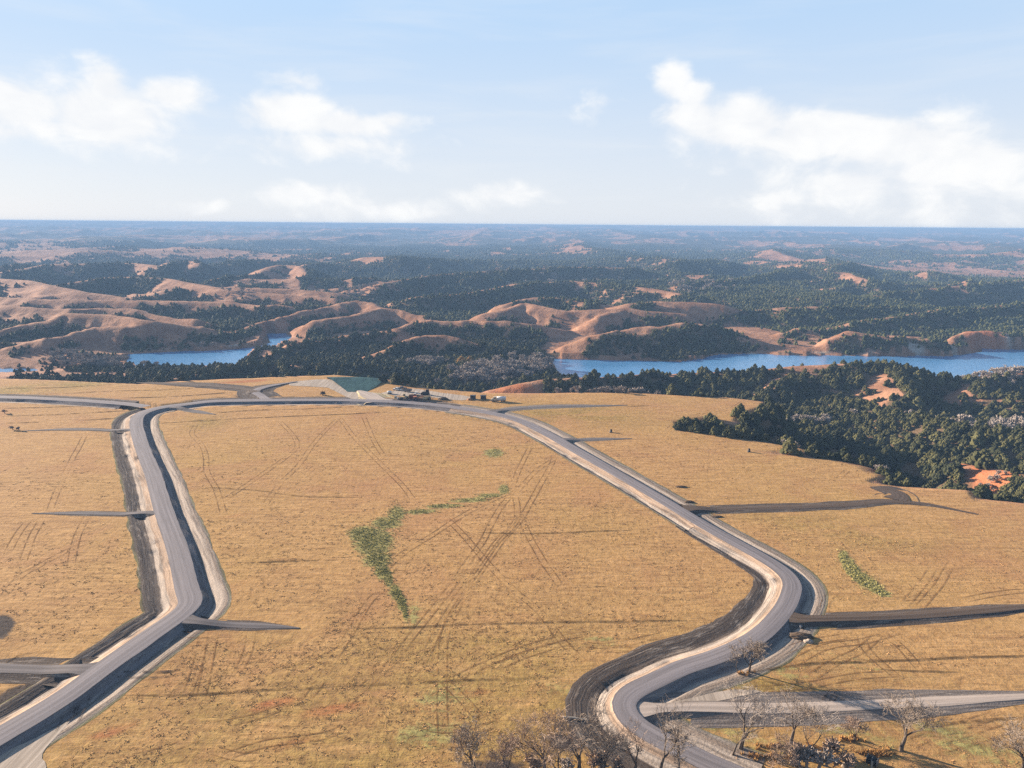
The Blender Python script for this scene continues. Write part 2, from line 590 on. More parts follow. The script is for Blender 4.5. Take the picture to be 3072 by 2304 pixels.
# (offset from the centre line, height, colour)
PA_L = [(4.1, 1.05, GV), (4.2, 1.0, TN), (6.7, 0.35, TN), (6.9, 0.3, PL), (8.9, -0.35, PL), (9.1, -0.4, DK), (11.0, -0.55, DK), (13.0, 0.07, DK), (14.6, 0.05, DK2), (15.6, 0.02, GN_)]
PA_R = [(4.1, 1.05, GV), (4.3, 1.0, GV), (6.9, -0.45, GV), (7.6, -0.65, GY), (8.6, -0.5, PL), (10.6, 0.07, PL), (12.4, 0.06, BR), (13.0, 0.05, GY), (13.9, 0.02, GN_)]
PB_R = [(4.1, 1.05, GV), (4.2, 1.0, TN), (7.4, 0.2, TN), (7.6, 0.15, PL), (9.2, -0.3, PL), (9.4, -0.4, DK), (10.6, 0.06, DK), (11.3, 0.05, GY), (12.4, 0.02, GN_)]
PB_L = [(4.1, 1.05, GV), (4.3, 1.0, GV), (6.3, -0.45, GV), (6.9, -0.5, PL), (9.6, 0.06, PL), (11.2, 0.06, BR), (14.2, 0.05, GY), (15.4, 0.02, GN_)]
PC_R = [(4.1, 1.05, GV), (4.2, 1.0, TN), (6.2, 0.4, TN), (6.4, 0.35, PL), (9.4, -0.3, PL), (9.8, -0.4, DK2), (12.5, -0.2, DK2), (15.5, 0.08, DK2), (18.5, 0.06, DK2), (19.4, 0.02, DK)]
PT_L = [(4.1, 1.05, GV), (4.2, 1.0, GV), (6.8, -0.2, DK), (9.5, -0.2, DK), (12.0, 0.06, DK), (14.5, 0.02, BR)]
PT_R = [(4.1, 1.05, GV), (4.2, 1.0, GV), (7.3, -0.6, GV), (8.2, -0.6, GV), (9.4, 0.07, PL), (11.5, 0.02, BR)]


def frame(path):
    t = np.gradient(path, axis=0)
    t /= np.linalg.norm(t, axis=1)[:, None]
    return t, np.stack([t[:, 1], -t[:, 0]], 1)      # tangent, right normal


def ribbon(path, prof, name, mat, zoff=0.0, zbase=None, jit=0.0, taper=None, start_in=0, wsc=None, **kw):
    """sweep a cross-section [(signed offset, height, colour)] along a path"""
    n, k = len(path), len(prof)
    t, nr = frame(path)
    off = np.array([p[0] for p in prof]); hz_ = np.array([p[1] for p in prof])
    off2 = np.repeat(off[None], n, 0)
    if jit:
        arc = np.concatenate([[0], np.cumsum(np.linalg.norm(np.diff(path, axis=0), axis=1))])
        for j in range(k):
            a = jit * (0.25 if j < 2 else 1.0) * (1.6 if j == k - 1 else 1)
            off2[:, j] += np.sign(off[j] or 1) * a * 2 * (fbm(arc, arc * 0 + 37 * j + 1000 * len(name), 7.0, 3, 3) - 0.5)
    if start_in:
        ramp = np.clip(np.arange(n) * 2.0 / start_in, 0, 1)[:, None]
        m5 = off2[:, 5:6]
        off2[:, 5:] = m5 + (off2[:, 5:] - m5) * (0.32 + .68 * ramp)
    if wsc is not None:
        off2 = off2 * wsc[:, None]
    hh = np.repeat(hz_[None], n, 0)
    if taper is not None:
        hh = hh * taper[:, None] + 0.05 * (1 - taper[:, None])
    X = path[:, None, 0] + nr[:, None, 0] * off2
    Y = path[:, None, 1] + nr[:, None, 1] * off2
    Z = g_mesa(X, Y) + hh + zoff
    V = np.stack([X, Y, Z], 2).reshape(-1, 3)
    i = np.arange(n - 1)[:, None] * k + np.arange(k - 1)[None]
    Fc = np.stack([i, i + 1, i + 1 + k, i + k], 2).reshape(-1, 4)
    if off[0] < off[-1]:
        Fc = Fc[:, ::-1]
    arc = np.concatenate([[0], np.cumsum(np.linalg.norm(np.diff(path, axis=0), axis=1))])
    uv = np.stack([off2, np.repeat(arc[:, None], k, 1)], 2).reshape(-1, 2)
    cols = np.repeat(np.array([p[2] for p in prof])[None], n, 0).reshape(-1, 3) if len(prof[0]) > 2 else None
    me = mesh_np(name, V, Fc, mat, uv=uv, smooth=True, cols=cols)
    return add(name, me, **kw)


def sc(prof, k=.77):
    return [(3.15 + (p[0] - 4.1) * k, p[1], p[2]) for p in prof]


PA_L, PA_R, PB_R, PB_L, PC_R, PT_L, PT_R = [sc(q) for q in (PA_L, PA_R, PB_R, PB_L, PC_R, PT_L, PT_R)]


def neg(prof):
    return [(-p[0],) + tuple(p[1:]) for p in prof]


def up_normals(o):
    me = o.data
    bm = bmesh.new(); bm.from_mesh(me)
    for f in bm.faces:
        if f.normal.z < 0:
            f.normal_flip()
    bm.to_mesh(me); bm.free()


# ------------------------------------------------------------------ terrain
MESA_PX = [(-500, 1120), (-250, 1128), (0, 1136), (200, 1143), (412, 1153), (560, 1143), (700, 1137), (860, 1130), (1000, 1126), (1150, 1138), (1200, 1150),
           (1300, 1166), (1450, 1178), (1600, 1180), (1750, 1178), (1900, 1180), (2080, 1190), (2180, 1194), (2290, 1205), (2275, 1222),
           (2215, 1238), (2195, 1262), (2110, 1250), (2020, 1264), (2028, 1290), (2150, 1305), (2300, 1327), (2400, 1345), (2420, 1352), (2250, 1350),
           (2330, 1362), (2500, 1380), (2600, 1402), (2560, 1403), (2640, 1424), (2590, 1445), (2700, 1462), (2900, 1473), (2920, 1497), (3072, 1513), (3400, 1560)]
mesa = [at(x, y)[:2] for x, y in MESA_PX] + [np.array([420, 150.]), np.array([520, -700.]), np.array([-1000, -700.]), np.array([-900, 430.])]
edge_line = mesa[:-3]
LAKE_Z = -35.0
LAKES_PX = [
    [(-300, 1102), (-100, 1104), (0, 1105), (60, 1106), (110, 1108), (122, 1111), (60, 1115), (0, 1117), (-100, 1118), (-300, 1120)],
    [(372, 1080), (389, 1063), (463, 1058), (602, 1051), (685, 1047), (752, 1040), (780, 1032), (786, 1015), (787, 1003), (801, 999), (861, 1000), (876, 1012), (872, 1030),
     (800, 1050), (759, 1062), (690, 1102), (560, 1116), (400, 1108), (385, 1096)],
    [(1640, 1072), (1718, 1077), (1904, 1081), (2048, 1085), (2164, 1063), (2279, 1063), (2395, 1066), (2557, 1069), (2743, 1066), (2850, 1067), (2918, 1057), (2923, 1044), (3072, 1048),
     (3500, 1050), (3500, 1180), (2900, 1180), (2400, 1150), (1900, 1155), (1690, 1140), (1665, 1110)]]
LAKES = [[at(x, y, LAKE_Z)[:2] for x, y in L] for L in LAKES_PX]

RIDGES = [  # crest points (pixel x, pixel y, height), side steepness
    ([(-250, 1010, -20), (0, 996, -18), (110, 965, -11), (199, 940, -5), (324, 945, -5), (463, 966, -9), (611, 980, -15), (722, 998, -26)], .40),
    ([(-250, 900, -8), (0, 915, -8), (116, 924, -8), (208, 929, -8), (296, 921, -6), (394, 926, -8), (509, 947, -12), (602, 966, -17)], .40),
    ([(-250, 885, -6), (0, 889, -6), (93, 896, -6), (278, 901, -7), (463, 901, -6), (694, 906, -7), (861, 919, -11)], .34),
    ([(-300, 838, 2), (0, 836, 3), (83, 841, 3), (162, 859, 0), (259, 878, -4), (403, 894, -8)], .34),
    ([(171, 854, 0), (259, 841, 3), (324, 831, 4), (417, 830, 4), (509, 836, 3), (556, 845, 2), (671, 868, -2), (833, 882, -5), (1005, 896, -8)], .30),
    ([(700, 862, -2), (870, 866, -2), (1005, 880, -6)], .30),
    ([(40, 1040, -24), (144, 1021, -19), (287, 977, -11), (370, 980, -12), (463, 975, -12), (556, 980, -15), (640, 998, -22)], .42),
    ([(185, 1012, -20), (380, 994, -18), (444, 1003, -20), (537, 1010, -24)], .42),
    ([(-250, 1030, -22), (0, 1022, -22), (200, 1022, -24), (300, 1040, -28), (385, 1066, -34)], .35),
    ([(640, 836, 0), (778, 818, 4), (806, 801, 9), (843, 794, 10), (894, 797, 9), (926, 822, 2)], .36),
    ([(30, 812, 2), (88, 804, 5), (139, 792, 8), (278, 790, 9), (407, 789, 9), (481, 799, 7), (514, 787, 10), (560, 781, 11), (600, 790, 9)], .36),
    ([(700, 1000, -30), (778, 970, -22), (880, 938, -14), (1024, 908, -8), (1061, 901, -6), (1105, 906, -7), (1140, 922, -11)], .45),
    ([(960, 962, -14), (1024, 950, -11), (1103, 938, -9), (1144, 924, -7), (1186, 931, -9), (1290, 957, -16)], .45),
    ([(1000, 1008, -17), (1047, 1000, -15), (1140, 991, -14), (1181, 994, -15), (1237, 998, -17)], .45),
    ([(1181, 991, -15), (1232, 970, -10), (1302, 956, -7), (1394, 954, -6), (1600, 965, -10), (1740, 1000, -26)], .45),
    ([(1098, 1063, -22), (1163, 1044, -17), (1228, 1017, -11), (1283, 1003, -8), (1325, 1002, -8), (1394, 1017, -12), (1468, 1033, -17), (1556, 1044, -21), (1626, 1063, -28), (1650, 1078, -34)], .50),
    ([(330, 1145, -10), (412, 1136, -12), (560, 1109, -15), (671, 1087, -14), (722, 1072, -12), (787, 1074, -12), (1024, 1076, -12), (1232, 1097, -16), (1400, 1126, -25)], .55),
    ([(700, 1070, -24), (722, 1062, -20), (787, 1044, -16), (880, 1016, -13), (1024, 1006, -14)], .45),
    ([(1459, 940, -10), (1510, 929, -7), (1566, 908, -3), (1617, 917, -4), (1709, 931, -7), (1811, 928, -6), (1871, 924, -5), (1931, 933, -7), (2048, 938, -9)], .42),
    ([(1500, 918, -8), (1566, 900, -4), (1617, 893, -2), (1695, 894, -2), (1765, 908, -5), (1820, 919, -9)], .42),
    ([(1871, 924, -5), (1811, 952, -12), (1765, 980, -18), (1720, 1005, -27)], .45),
    ([(1840, 985, -10), (1783, 1003, -14), (1718, 1026, -22), (1681, 1040, -27), (1649, 1054, -33)], .50),
    ([(1783, 1003, -14), (1857, 980, -9), (1904, 973, -8), (1973, 975, -9), (2048, 966, -8), (2150, 975, -11), (2233, 1000, -18), (2330, 1035, -29)], .45),
    ([(1876, 910, -2), (1960, 903, 0), (2048, 905, 0), (2141, 911, -2), (2233, 930, -9)], .40),
    ([(2200, 928, -10), (2326, 926, -8), (2511, 919, -6), (2617, 918, -8), (2720, 930, -13)], .40),
    ([(2350, 997, -22), (2409, 983, -18), (2465, 998, -22)], .50),
    ([(2440, 1050, -31), (2479, 1040, -28), (2511, 1017, -20), (2557, 1000, -15), (2613, 1003, -15), (2719, 1012, -18), (2789, 1022, -21), (2881, 1040, -28), (2915, 1052, -34)], .60),
    ([(2860, 1022, -25), (2928, 998, -17), (2997, 994, -16), (3100, 1005, -18), (3300, 1020, -22)], .50),
    ([(1980, 1122, -17), (2048, 1112, -14), (2233, 1104, -11), (2372, 1088, -7), (2534, 1078, -4), (2650, 1080, -4), (2743, 1101, -8), (2835, 1118, -11), (2928, 1131, -14), (3072, 1104, -10), (3250, 1090, -8)], .36),
    ([(2650, 1085, -6), (2700, 1130, -8), (2760, 1180, -13), (2820, 1230, -22)], .45),
    ([(2372, 1095, -9), (2330, 1150, -14), (2290, 1185, -20)], .45),
    ([(2928, 1140, -14), (2960, 1180, -15), (3100, 1190, -13), (3300, 1180, -11)], .40),
    ([(1473, 1172, -15), (1556, 1153, -11), (1626, 1141, -9), (1720, 1134, -9), (1850, 1134, -11), (1980, 1118, -14)], .55),
    ([(2500, 1200, -22), (2620, 1235, -18), (2760, 1270, -14), (2900, 1300, -12), (3072, 1310, -10), (3300, 1330, -8)], .40),
    ([(2640, 1380, -22), (2760, 1370, -19), (2900, 1395, -12), (3072, 1420, -9), (3300, 1450, -6)], .50),
    ([(0, 800, 7), (100, 770, 13), (200, 754, 17), (290, 760, 15), (400, 775, 11)], .30),
    ([(700, 770, 14), (860, 757, 20), (1000, 742, 27), (1090, 757, 22), (1200, 770, 16), (1330, 760, 18), (1440, 752, 21), (1600, 752, 21), (1750, 756, 19), (1900, 755, 20), (2040, 768, 15)], .28),
    ([(2000, 790, 9), (2200, 762, 17), (2320, 770, 14), (2500, 790, 9)], .3),
    ([(2050, 850, -2), (2230, 838, 0), (2370, 806, 6), (2450, 810, 5), (2540, 818, 3), (2620, 845, -2)], .3),
    ([(2500, 800, 7), (2560, 778, 12), (2680, 775, 12), (2800, 800, 6)], .3),
    ([(1250, 890, -7), (1400, 880, -5), (1560, 850, 0), (1720, 842, 2), (1900, 858, -1), (2050, 880, -5)], .3),
    ([(1150, 850, 0), (1300, 825, 4), (1500, 812, 6), (1700, 800, 8), (1900, 802, 7)], .3),
    ([(2650, 880, -5), (2800, 865, -2), (2950, 850, 1), (3072, 840, 3), (3300, 830, 4)], .3),
    ([(2380, 1000, -24), (2600, 960, -14), (2750, 940, -11), (2900, 925, -8), (3100, 905, -4)], .35),
]
RID = []
for pts, k in RIDGES:
    w = [at(x, y, z) for x, y, z in pts]
    low_ = 0.0
    if pts[0][0] in (330, 700) and pts[0][1] in (1145, 1070):
        low_ = 6.5
    if pts[0][:2] in ((1980, 1122), (2650, 1085), (2372, 1095), (2928, 1140)):
        low_ = 3.0
    if pts[0][:2] in ((1098, 1063), (1783, 1003), (0, 1022), (-250, 1030), (1181, 991), (1000, 1008)):
        low_ = 2.5
    RID.append(([p[:2] for p in w], [p[2] - low_ for p in w], k))


def hills(X, Y):
    d = np.hypot(X, Y)
    z = -34 + 9 * (fbm(X, Y, 160, 3, 21) - 0.35)
    proc = -34 + 58 * (ridged(X, Y, 420, 4, 40) - 0.18)
    mid = sstep(d, 1020, 1350)
    z = z * (1 - mid) + (proc * 0.8 + z * 0.2) * mid
    gul = ridged(X, Y, 95, 3, 77)
    gul2 = fbm(X, Y, 38, 3, 91)
    rough = (ridged(X + .5 * Y, Y - .5 * X, 75, 3, 130) - .45) * 7.0
    near = (d > 250) & (d < 2600)
    if near.any():
        xs, ys = X[near], Y[near]
        # crests wander a little sideways so that they do not read as drawn lines
        wx = xs + 16 * (fbm(xs, ys, 70, 2, 301) - 0.5)
        wy = ys + 16 * (fbm(xs, ys, 70, 2, 302) - 0.5)
        zz = z[near]
        gg, g2 = gul[near], gul2[near]
        for pts, vals, k in RID:
            lo = np.min(pts, axis=0) - 230; hi = np.max(pts, axis=0) + 230
            bx = (xs > lo[0]) & (xs < hi[0]) & (ys > lo[1]) & (ys < hi[1])
            if not bx.any():
                continue
            dist, val, sd, ar = poly_dist(wx[bx], wy[bx], pts, vals)
            fall = k * 1.18 * (np.sqrt(dist * dist + 30) - 5.5)
            fall = fall * (0.60 + 1.05 * (1 - gg[bx])) + np.minimum(dist, 40) * 0.10 * (g2[bx] - 0.5)
            zz[bx] = smax(zz[bx], val - fall, 1.6)
        zz = zz + rough[near] * sstep(xs * 0 + np.hypot(xs, ys), 640, 760) * sstep(-zz, 3, 14)
        z = z.copy(); z[near] = zz
    # far country, rising gently to the skyline
    far = sstep(d, 1900, 2500)
    az_ = np.arctan2(X, Y)
    rise = -26 + 70 * sstep(d, 2200, 13000) + 6 * np.sin(az_ * 5 + 1)
    fz = rise + (62 + 16 * sstep(d, 3000, 9000)) * (ridged(X, Y * 0.8, 760, 5, 60) - 0.42) + 30 * (fbm(X, Y, 2600, 3, 8) - 0.5)
    fz = np.where(d > 10500, fz * (1 - sstep(d, 10500, 12500)) + sstep(d, 10500, 12500) * (98 + 50 * (fbm(X, Y, 1500, 5, 9) - 0.5)), fz)
    fz = np.minimum(fz, 103.5 + 0 * fz)
    z = z * (1 - far) + fz * far
    return z


def corridor(X, Y):
    """lower the ground under the swept road cross-sections"""
    low = np.zeros(X.shape)
    m = (np.hypot(X, Y) < 560) & (Y > 40)
    if not m.any():
        return low
    xs, ys = X[m], Y[m]
    d, idx, sd, ar = poly_dist(xs, ys, road_a[::2], np.arange(0, len(road_a), 2))
    iA, iB = idx < iA0 + 6, idx > iB0
    iC = idx > iC0
    rmax = np.where(iA, 8.2, np.where(idx > iP0, 8.3 + 3.4 * np.clip((idx - iP0) / 45.0, 0, 1), np.where(iB, 8.2, 7.2)))
    lmax = np.where(iA, 10.1, np.where(iB, 7.5, 9.4))
    lim = np.where(sd > 0, rmax, lmax) * np.interp(idx, np.arange(len(WSC)), WSC)
    v = 2.0 * sstep(d, lim, lim - 1.6)
    d2, _, sd2, _ = poly_dist(xs, ys, road_l)
    lim2 = np.where(sd2 > 0, 6.9, 9.0)
    v = np.maximum(v, 1.7 * sstep(d2, lim2, lim2 - 2.0))
    low[m] = v
    return low


def terrain(X, Y):
    ins = inside(X, Y, mesa)
    ed, _, _, _ = poly_dist(X, Y, edge_line)
    sdv = np.where(ins, -ed, ed)
    d = np.hypot(X, Y)
    g = g_mesa(X, Y) - corridor(X, Y)
    out_m = sdv > -1
    hz_ = np.full(X.shape, -10.0)
    hz_[out_m] = hills(X[out_m], Y[out_m])
    lip = 26 + 26 * fbm(X, Y, 40, 3, 14)
    w = sstep(sdv, 0, lip)
    # behind and beside the camera the mesa simply goes on
    beh = sstep(np.abs(np.arctan2(X, Y)), 1.0, 1.25) * sstep(d, 1500, 600)
    w = w * (1 - beh)
    z = g * (1 - w) + hz_ * w
    # rounded shoulder just before the edge
    lk = np.full(X.shape, 1e9)
    inl = np.zeros(X.shape, bool)
    mm = (d > 450) & (d < 1100)
    for L in LAKES:
        xs, ys = X[mm], Y[mm]
        wx = xs + 9 * (fbm(xs, ys, 28, 3, 55) - 0.5); wy = ys + 9 * (fbm(xs, ys, 28, 3, 56) - 0.5)
        dl, _, _, _ = poly_dist(wx, wy, L + [L[0]])
        il = inside(wx, wy, L)
        t = lk[mm]; lk[mm] = np.where(il, -1, np.minimum(np.where(t < 0, t, 1e9 * 0 + t), dl)); inl[mm] |= il
    zin = np.minimum(z, LAKE_Z - 2.0)
    zout = np.maximum(z, LAKE_Z + 0.4 + np.minimum(lk, 60) * 0.12)
    shore = (d > 450) & (d < 1100) & (sdv > 20)
    z = np.where(shore, np.where(inl, zin, np.where(lk < 400, zout, np.maximum(z, LAKE_Z + 1))), z)
    return z, sdv, lk


# polar grid: fine where the photograph looks, coarse elsewhere, on all sides of the camera
th = np.radians(np.concatenate([np.arange(-180, -60, 5.0), np.arange(-60, -43, 1.5), np.arange(-43, 43, 0.125), np.arange(43, 60, 1.5), np.arange(60, 180, 5.0)]))
rr = [1.0, 15, 30, 45, 60, 72, 82, 90]
while rr[-1] < 15200:
    r_ = rr[-1]
    rr.append(r_ * (1.0085 if r_ < 900 else 1.0075 if r_ < 2600 else 1.010))
rr = np.array(rr)
TH, RR = np.meshgrid(th, rr)
GX = (RR * np.sin(TH)); GY_ = (RR * np.cos(TH))
shp = GX.shape
GZ, SD, LK = terrain(GX.ravel(), GY_.ravel())
GZ = GZ.reshape(shp); SD = SD.reshape(shp); LK = LK.reshape(shp)
# slopes from the grid
dzr = np.gradient(GZ, axis=0) / np.gradient(RR, axis=0)
dth = np.gradient(TH, axis=1)
dzt = np.gradient(GZ, axis=1) / (RR * dth)
sxg = dzr * np.sin(TH) + dzt * np.cos(TH)
syg = dzr * np.cos(TH) - dzt * np.sin(TH)
nn = 1 / np.sqrt(1 + sxg ** 2 + syg ** 2)
LIT = (-sxg * sun_to.x - syg * sun_to.y + sun_to.z) * nn       # cosine with the sun
D = RR
AZ = TH
fieldm = sstep(SD, 3, -1)


def blob(px, py, rx, ry, z=0.0):
    """soft round region about the place seen at (px, py)"""
    c = at(px, py, z); a = at(px + rx, py, z); b_ = at(px, py - ry, z)
    ra = np.linalg.norm(a - c); rb = np.linalg.norm(b_ - c)
    u = (c[:2] / np.linalg.norm(c[:2]))
    fx = (GX - c[0]); fy = (GY_ - c[1])
    al = fx * u[0] + fy * u[1]; ac = fx * u[1] - fy * u[0]
    return np.exp(-((al / rb) ** 2 + (ac / ra) ** 2))


# where the cedars grow
hollow = sstep(GZ, -6, -26)
lowf = fbm(GX, GY_, 130, 4, 201)
himf = fbm(GX, GY_, 34, 3, 202)
gfar = fbm(GX, GY_, 420, 4, 203)
bias = np.full(shp, 0.30)
bias = np.where(D > 1000, 0.60, bias)
pink = sstep(AZ, -0.10, -0.24) * sstep(D, 790, 840) * sstep(D, 1480, 1300)
bias = bias + .10 * sstep(AZ, 0.0, 0.15) * sstep(D, 700, 760)
bias = bias - 0.80 * pink
bias = bias + 0.10 * sstep(AZ, -0.05, 0.3) * sstep(D, 900, 1200)
fz_ = (sstep(D, 2500, 5000))
bias = bias - 0.62 * sstep(D, 2200, 3200) * sstep(gfar, 0.50, 0.66)
nearrav = sstep(D, 640, 560) * sstep(AZ, 0.10, 0.2)
bias = bias + 0.36 * nearrav
bias = bias + 0.30 * sstep(D, 720, 640) * sstep(AZ, -0.02, -0.05)
bias = bias + .35 * sstep(D, 1000, 1060) * sstep(D, 1500, 1250) * sstep(AZ, -.12, -.2) * sstep(GZ, -8, -22)
bias = bias + .45 * pink * sstep(GZ, -15, -26)
spots = [(820, 1046, 50, 10, -28, -1.0), (1500, 1118, 75, 18, -28, -1.3), (1430, 1132, 60, 14, -25, -1.0), (320, 1098, 60, 9, -32, -.8), (3010, 1255, 70, 8, -18, -.9), (1550, 1165, 80, 14, -12, -1.2), (2985, 1410, 56, 30, -12, -1.5), (2890, 1375, 34, 18, -14, -1.2), 
          (2590, 1066, 40, 10, -5, -.8), (2470, 1020, 110, 30, -20, -.55),
         (2720, 1030, 90, 16, -20, -.25), (1240, 985, 60, 12, -9, -.7), (1300, 1010, 80, 10, -9, -.8), (1700, 990, 60, 30, -18, -.9),
         (1830, 940, 70, 26, -10, -.9), (1640, 925, 130, 10, -6, -.9), (2100, 915, 110, 16, -4, -1.1), (2960, 1006, 70, 16, -17, -.9),
         (2670, 992, 40, 12, -16, -.7), (1120, 915, 60, 12, -8, -.7), (250, 1125, 120, 8, -12, -.6), (480, 1125, 60, 8, -10, -.4), (860, 815, 80, 18, 6, -.9), (750, 810, 60, 12, 4, -.6),
         (2290, 985, 50, 26, -18, -.9), (2900, 868, 220, 8, -3, -1.0), (2480, 755, 260, 10, 15, -.9), (2950, 770, 200, 10, 12, -.7), (110, 720, 160, 20, 30, -.8), (700, 735, 260, 10, 25, -.5), (1100, 1195, 60, 14, -3, -1)]
for (x, y, rx, ry, z, v) in spots:
    bias = bias + v * blob(x, y, rx, ry, z)
# open grass runs along the crests, woods keep to the flanks
mcr = (D > 480) & (D < 2300) & (np.abs(AZ) < .8)
crest = np.zeros(mcr.sum())
for (rp, rv, rk), (src, _) in zip(RID, RIDGES):
    if src[0][:2] in ((330, 1145), (1980, 1122), (2650, 1085), (2372, 1095), (2928, 1140), (2500, 1200), (2640, 1380)):
        continue
    dd0, _, ss0, _ = poly_dist(GX[mcr], GY_[mcr], rp)
    far_w = 13 if src[0][1] > 880 else 9
    crest = np.maximum(crest, np.exp(-(dd0 / far_w) ** 2) * (1.0 if src[0][1] > 820 else .55))
bias[mcr] -= .52 * crest * (.2 + 1.4 * fbm(GX[mcr], GY_[mcr], 60, 2, 411))
sunny = LIT - sun_to.z
score = bias + 0.30 * hollow - 2.1 * np.clip(sunny, -0.25, 0.22) + 1.15 * (lowf - 0.5) + 1.15 * (himf - 0.5)
forest = sstep(score, 0.22, 0.62) * (1 - fieldm) * sstep(SD, 1, 8)
forest = np.where((LK < 3) & (D < 1100), 0, forest)
farn = sstep(D, 1700, 2700)
bluff = np.zeros(shp)
for (x, y, rx, ry, z) in [(1478, 1082, 50, 14, -30), (1990, 1066, 45, 10, -33), (2110, 1058, 30, 8, -32), (2460, 1052, 70, 9, -32), (2600, 1056, 60, 7, -32), (2740, 1056, 60, 6, -32),
                          (2850, 1052, 60, 9, -31), (2260, 1055, 30, 9, -32), (690, 1040, 50, 5, -33), (3010, 1034, 40, 7, -31), (390, 1084, 16, 8, -33), (1560, 1075, 20, 8, -32)]:
    bluff = np.maximum(bluff, .56 * blob(x, y, rx, ry, z))
bluff = np.where(LK < 400, bluff * sstep(LK, 26, 8), 0) * sstep(fbm(GX, GY_, 22, 3, 77), .30, .5)
forest = forest * (1 - sstep(bluff, 0.3, 0.7))
GREENS = [(1122, 1625, 58, 44), (1085, 1600, 40, 20), (1160, 1568, 44, 18), (1190, 1540, 26, 20), (1130, 1680, 40, 22), (1145, 1712, 22, 24), (1185, 1775, 16, 22), (1205, 1810, 14, 22),
          (1165, 1735, 14, 24), (1195, 1790, 10, 20), (1215, 1835, 8, 24), (1260, 1535, 50, 7), (1330, 1519, 60, 6), (1410, 1501, 60, 6), (1470, 1487, 45, 6), (1512, 1468, 16, 14), (1482, 1358, 28, 13),
          (2530, 1668, 14, 20), (2546, 1692, 18, 20), (2562, 1712, 22, 20), (2582, 1730, 24, 18), (2604, 1748, 26, 18), (2626, 1764, 24, 14), (2650, 1780, 20, 10)]
green = np.zeros(shp)
for gq in GREENS:
    green = np.maximum(green, blob(*gq))
for (x, y, rx, ry, s) in [(1820, 1925, 90, 26, .35), (2330, 2010, 90, 26, .45), (2240, 2070, 130, 24, .40), (1330, 2090, 110, 50, .48), (1290, 2200, 130, 50, .52), (1240, 1850, 30, 60, .5), (1700, 2060, 160, 30, .34), (2200, 2210, 260, 40, .40),
                          (2560, 2200, 240, 50, .38), (2900, 2230, 220, 60, .45), (1240, 1850, 40, 40, .35), (2560, 1985, 200, 24, .28)]:
    green = np.maximum(green, s * blob(x, y, rx, ry))
olive = sstep(D, 215, 125) * 0.42 + 0.0
for (x, y, rx, ry, s) in [(100, 1165, 260, 14, .8), (250, 1150, 200, 8, .6), (620, 1265, 60, 20, .5), (1700, 1240, 260, 30, .55), (2500, 1590, 300, 40, .4), (2300, 2060, 250, 60, .6), (1500, 1930, 200, 60, .4), (700, 2100, 200, 40, .35)]:
    olive = np.maximum(olive, s * blob(x, y, rx, ry))
red = np.zeros(shp)
for (x, y, rx, ry, s) in [(820, 2110, 90, 18, .9), (1000, 2130, 120, 20, .9), (340, 2190, 100, 20, .8), (1300, 2130, 90, 18, .8), (100, 1720, 60, 14, .6), (700, 1545, 120, 10, .5), (860, 2230, 120, 24, .7),
                          (750, 1143, 90, 4, 1.2), (1420, 2080, 90, 18, .6), (2300, 2290, 120, 20, .8), (2560, 2270, 60, 14, .6), (2620, 2250, 60, 14, .7)]:
    red = np.maximum(red, s * blob(x, y, rx, ry))
redh = np.zeros(shp)
dirt = np.zeros(shp)
for (x, y, rx, ry, s) in [(1235, 1196, 90, 9, .75), (1330, 1205, 70, 8, .6), (1290, 1170, 60, 5, .35), (760, 1185, 60, 10, 1.0), (1010, 1196, 120, 5, .7), (0, 2120, 60, 50, 1.1), (60, 2075, 70, 30, .9),
                          (1770, 2190, 80, 46, 1.0), (1700, 2230, 100, 40, .8), (1500, 2300, 170, 30, .7), (-14, 1880, 46, 34, 1.5)]:
    dirt = np.maximum(dirt, s * blob(x, y, rx, ry))
for (x, y, rx, ry, z) in [(2985, 1410, 70, 38, -12), (2890, 1375, 46, 26, -14), (1540, 1165, 90, 12, -12), (2060, 1150, 30, 10, -12), (3040, 1150, 60, 20, -10), (2960, 1000, 60, 12, -17)]:
    redh = np.maximum(redh, blob(x, y, rx, ry, z))

nr_, nt_ = shp
ii = np.arange(nr_ - 1)[:, None] * nt_ + np.arange(nt_)[None]
jj = np.arange(nr_ - 1)[:, None] * nt_ + (np.arange(nt_)[None] + 1) % nt_
quads = np.stack([ii, jj, jj + nt_, ii + nt_], 2).reshape(-1, 4)[:, ::-1]
GV_ = np.stack([GX, GY_, GZ], 2).reshape(-1, 3)
me = mesh_np('ground', GV_, quads, MG, smooth=True, attrs=dict(
    field=np.maximum(fieldm, 0 * fieldm).ravel(), forest=forest.ravel(), farness=farn.ravel(), bluff=bluff.ravel(),
    green=green.ravel(), olive=olive.ravel(), red=(red * fieldm).ravel(), dirt=(dirt * fieldm).ravel(), redhill=redh.ravel()))
add('ground', me, kind='structure', label='golden grass field on a flat mesa and hills beyond')
# rust coloured grass on a few near slopes
T = NT(MG.node_tree)

# ------------------------------------------------------------------ interpolation on the ground grid
ROW = np.arange(len(rr)); COLS = np.arange(len(th))


def sample(A, x, y):
    r = np.hypot(x, y); t = np.arctan2(x, y)
    fi = np.interp(r, rr, ROW); fj = np.interp(t, th, COLS)
    i = np.clip(fi.astype(int), 0, len(rr) - 2); j = np.clip(fj.astype(int), 0, len(th) - 2)
    a = fi - i; b_ = fj - j
    return (A[i, j] * (1 - a) * (1 - b_) + A[i + 1, j] * a * (1 - b_) + A[i, j + 1] * (1 - a) * b_ + A[i + 1, j + 1] * a * b_)


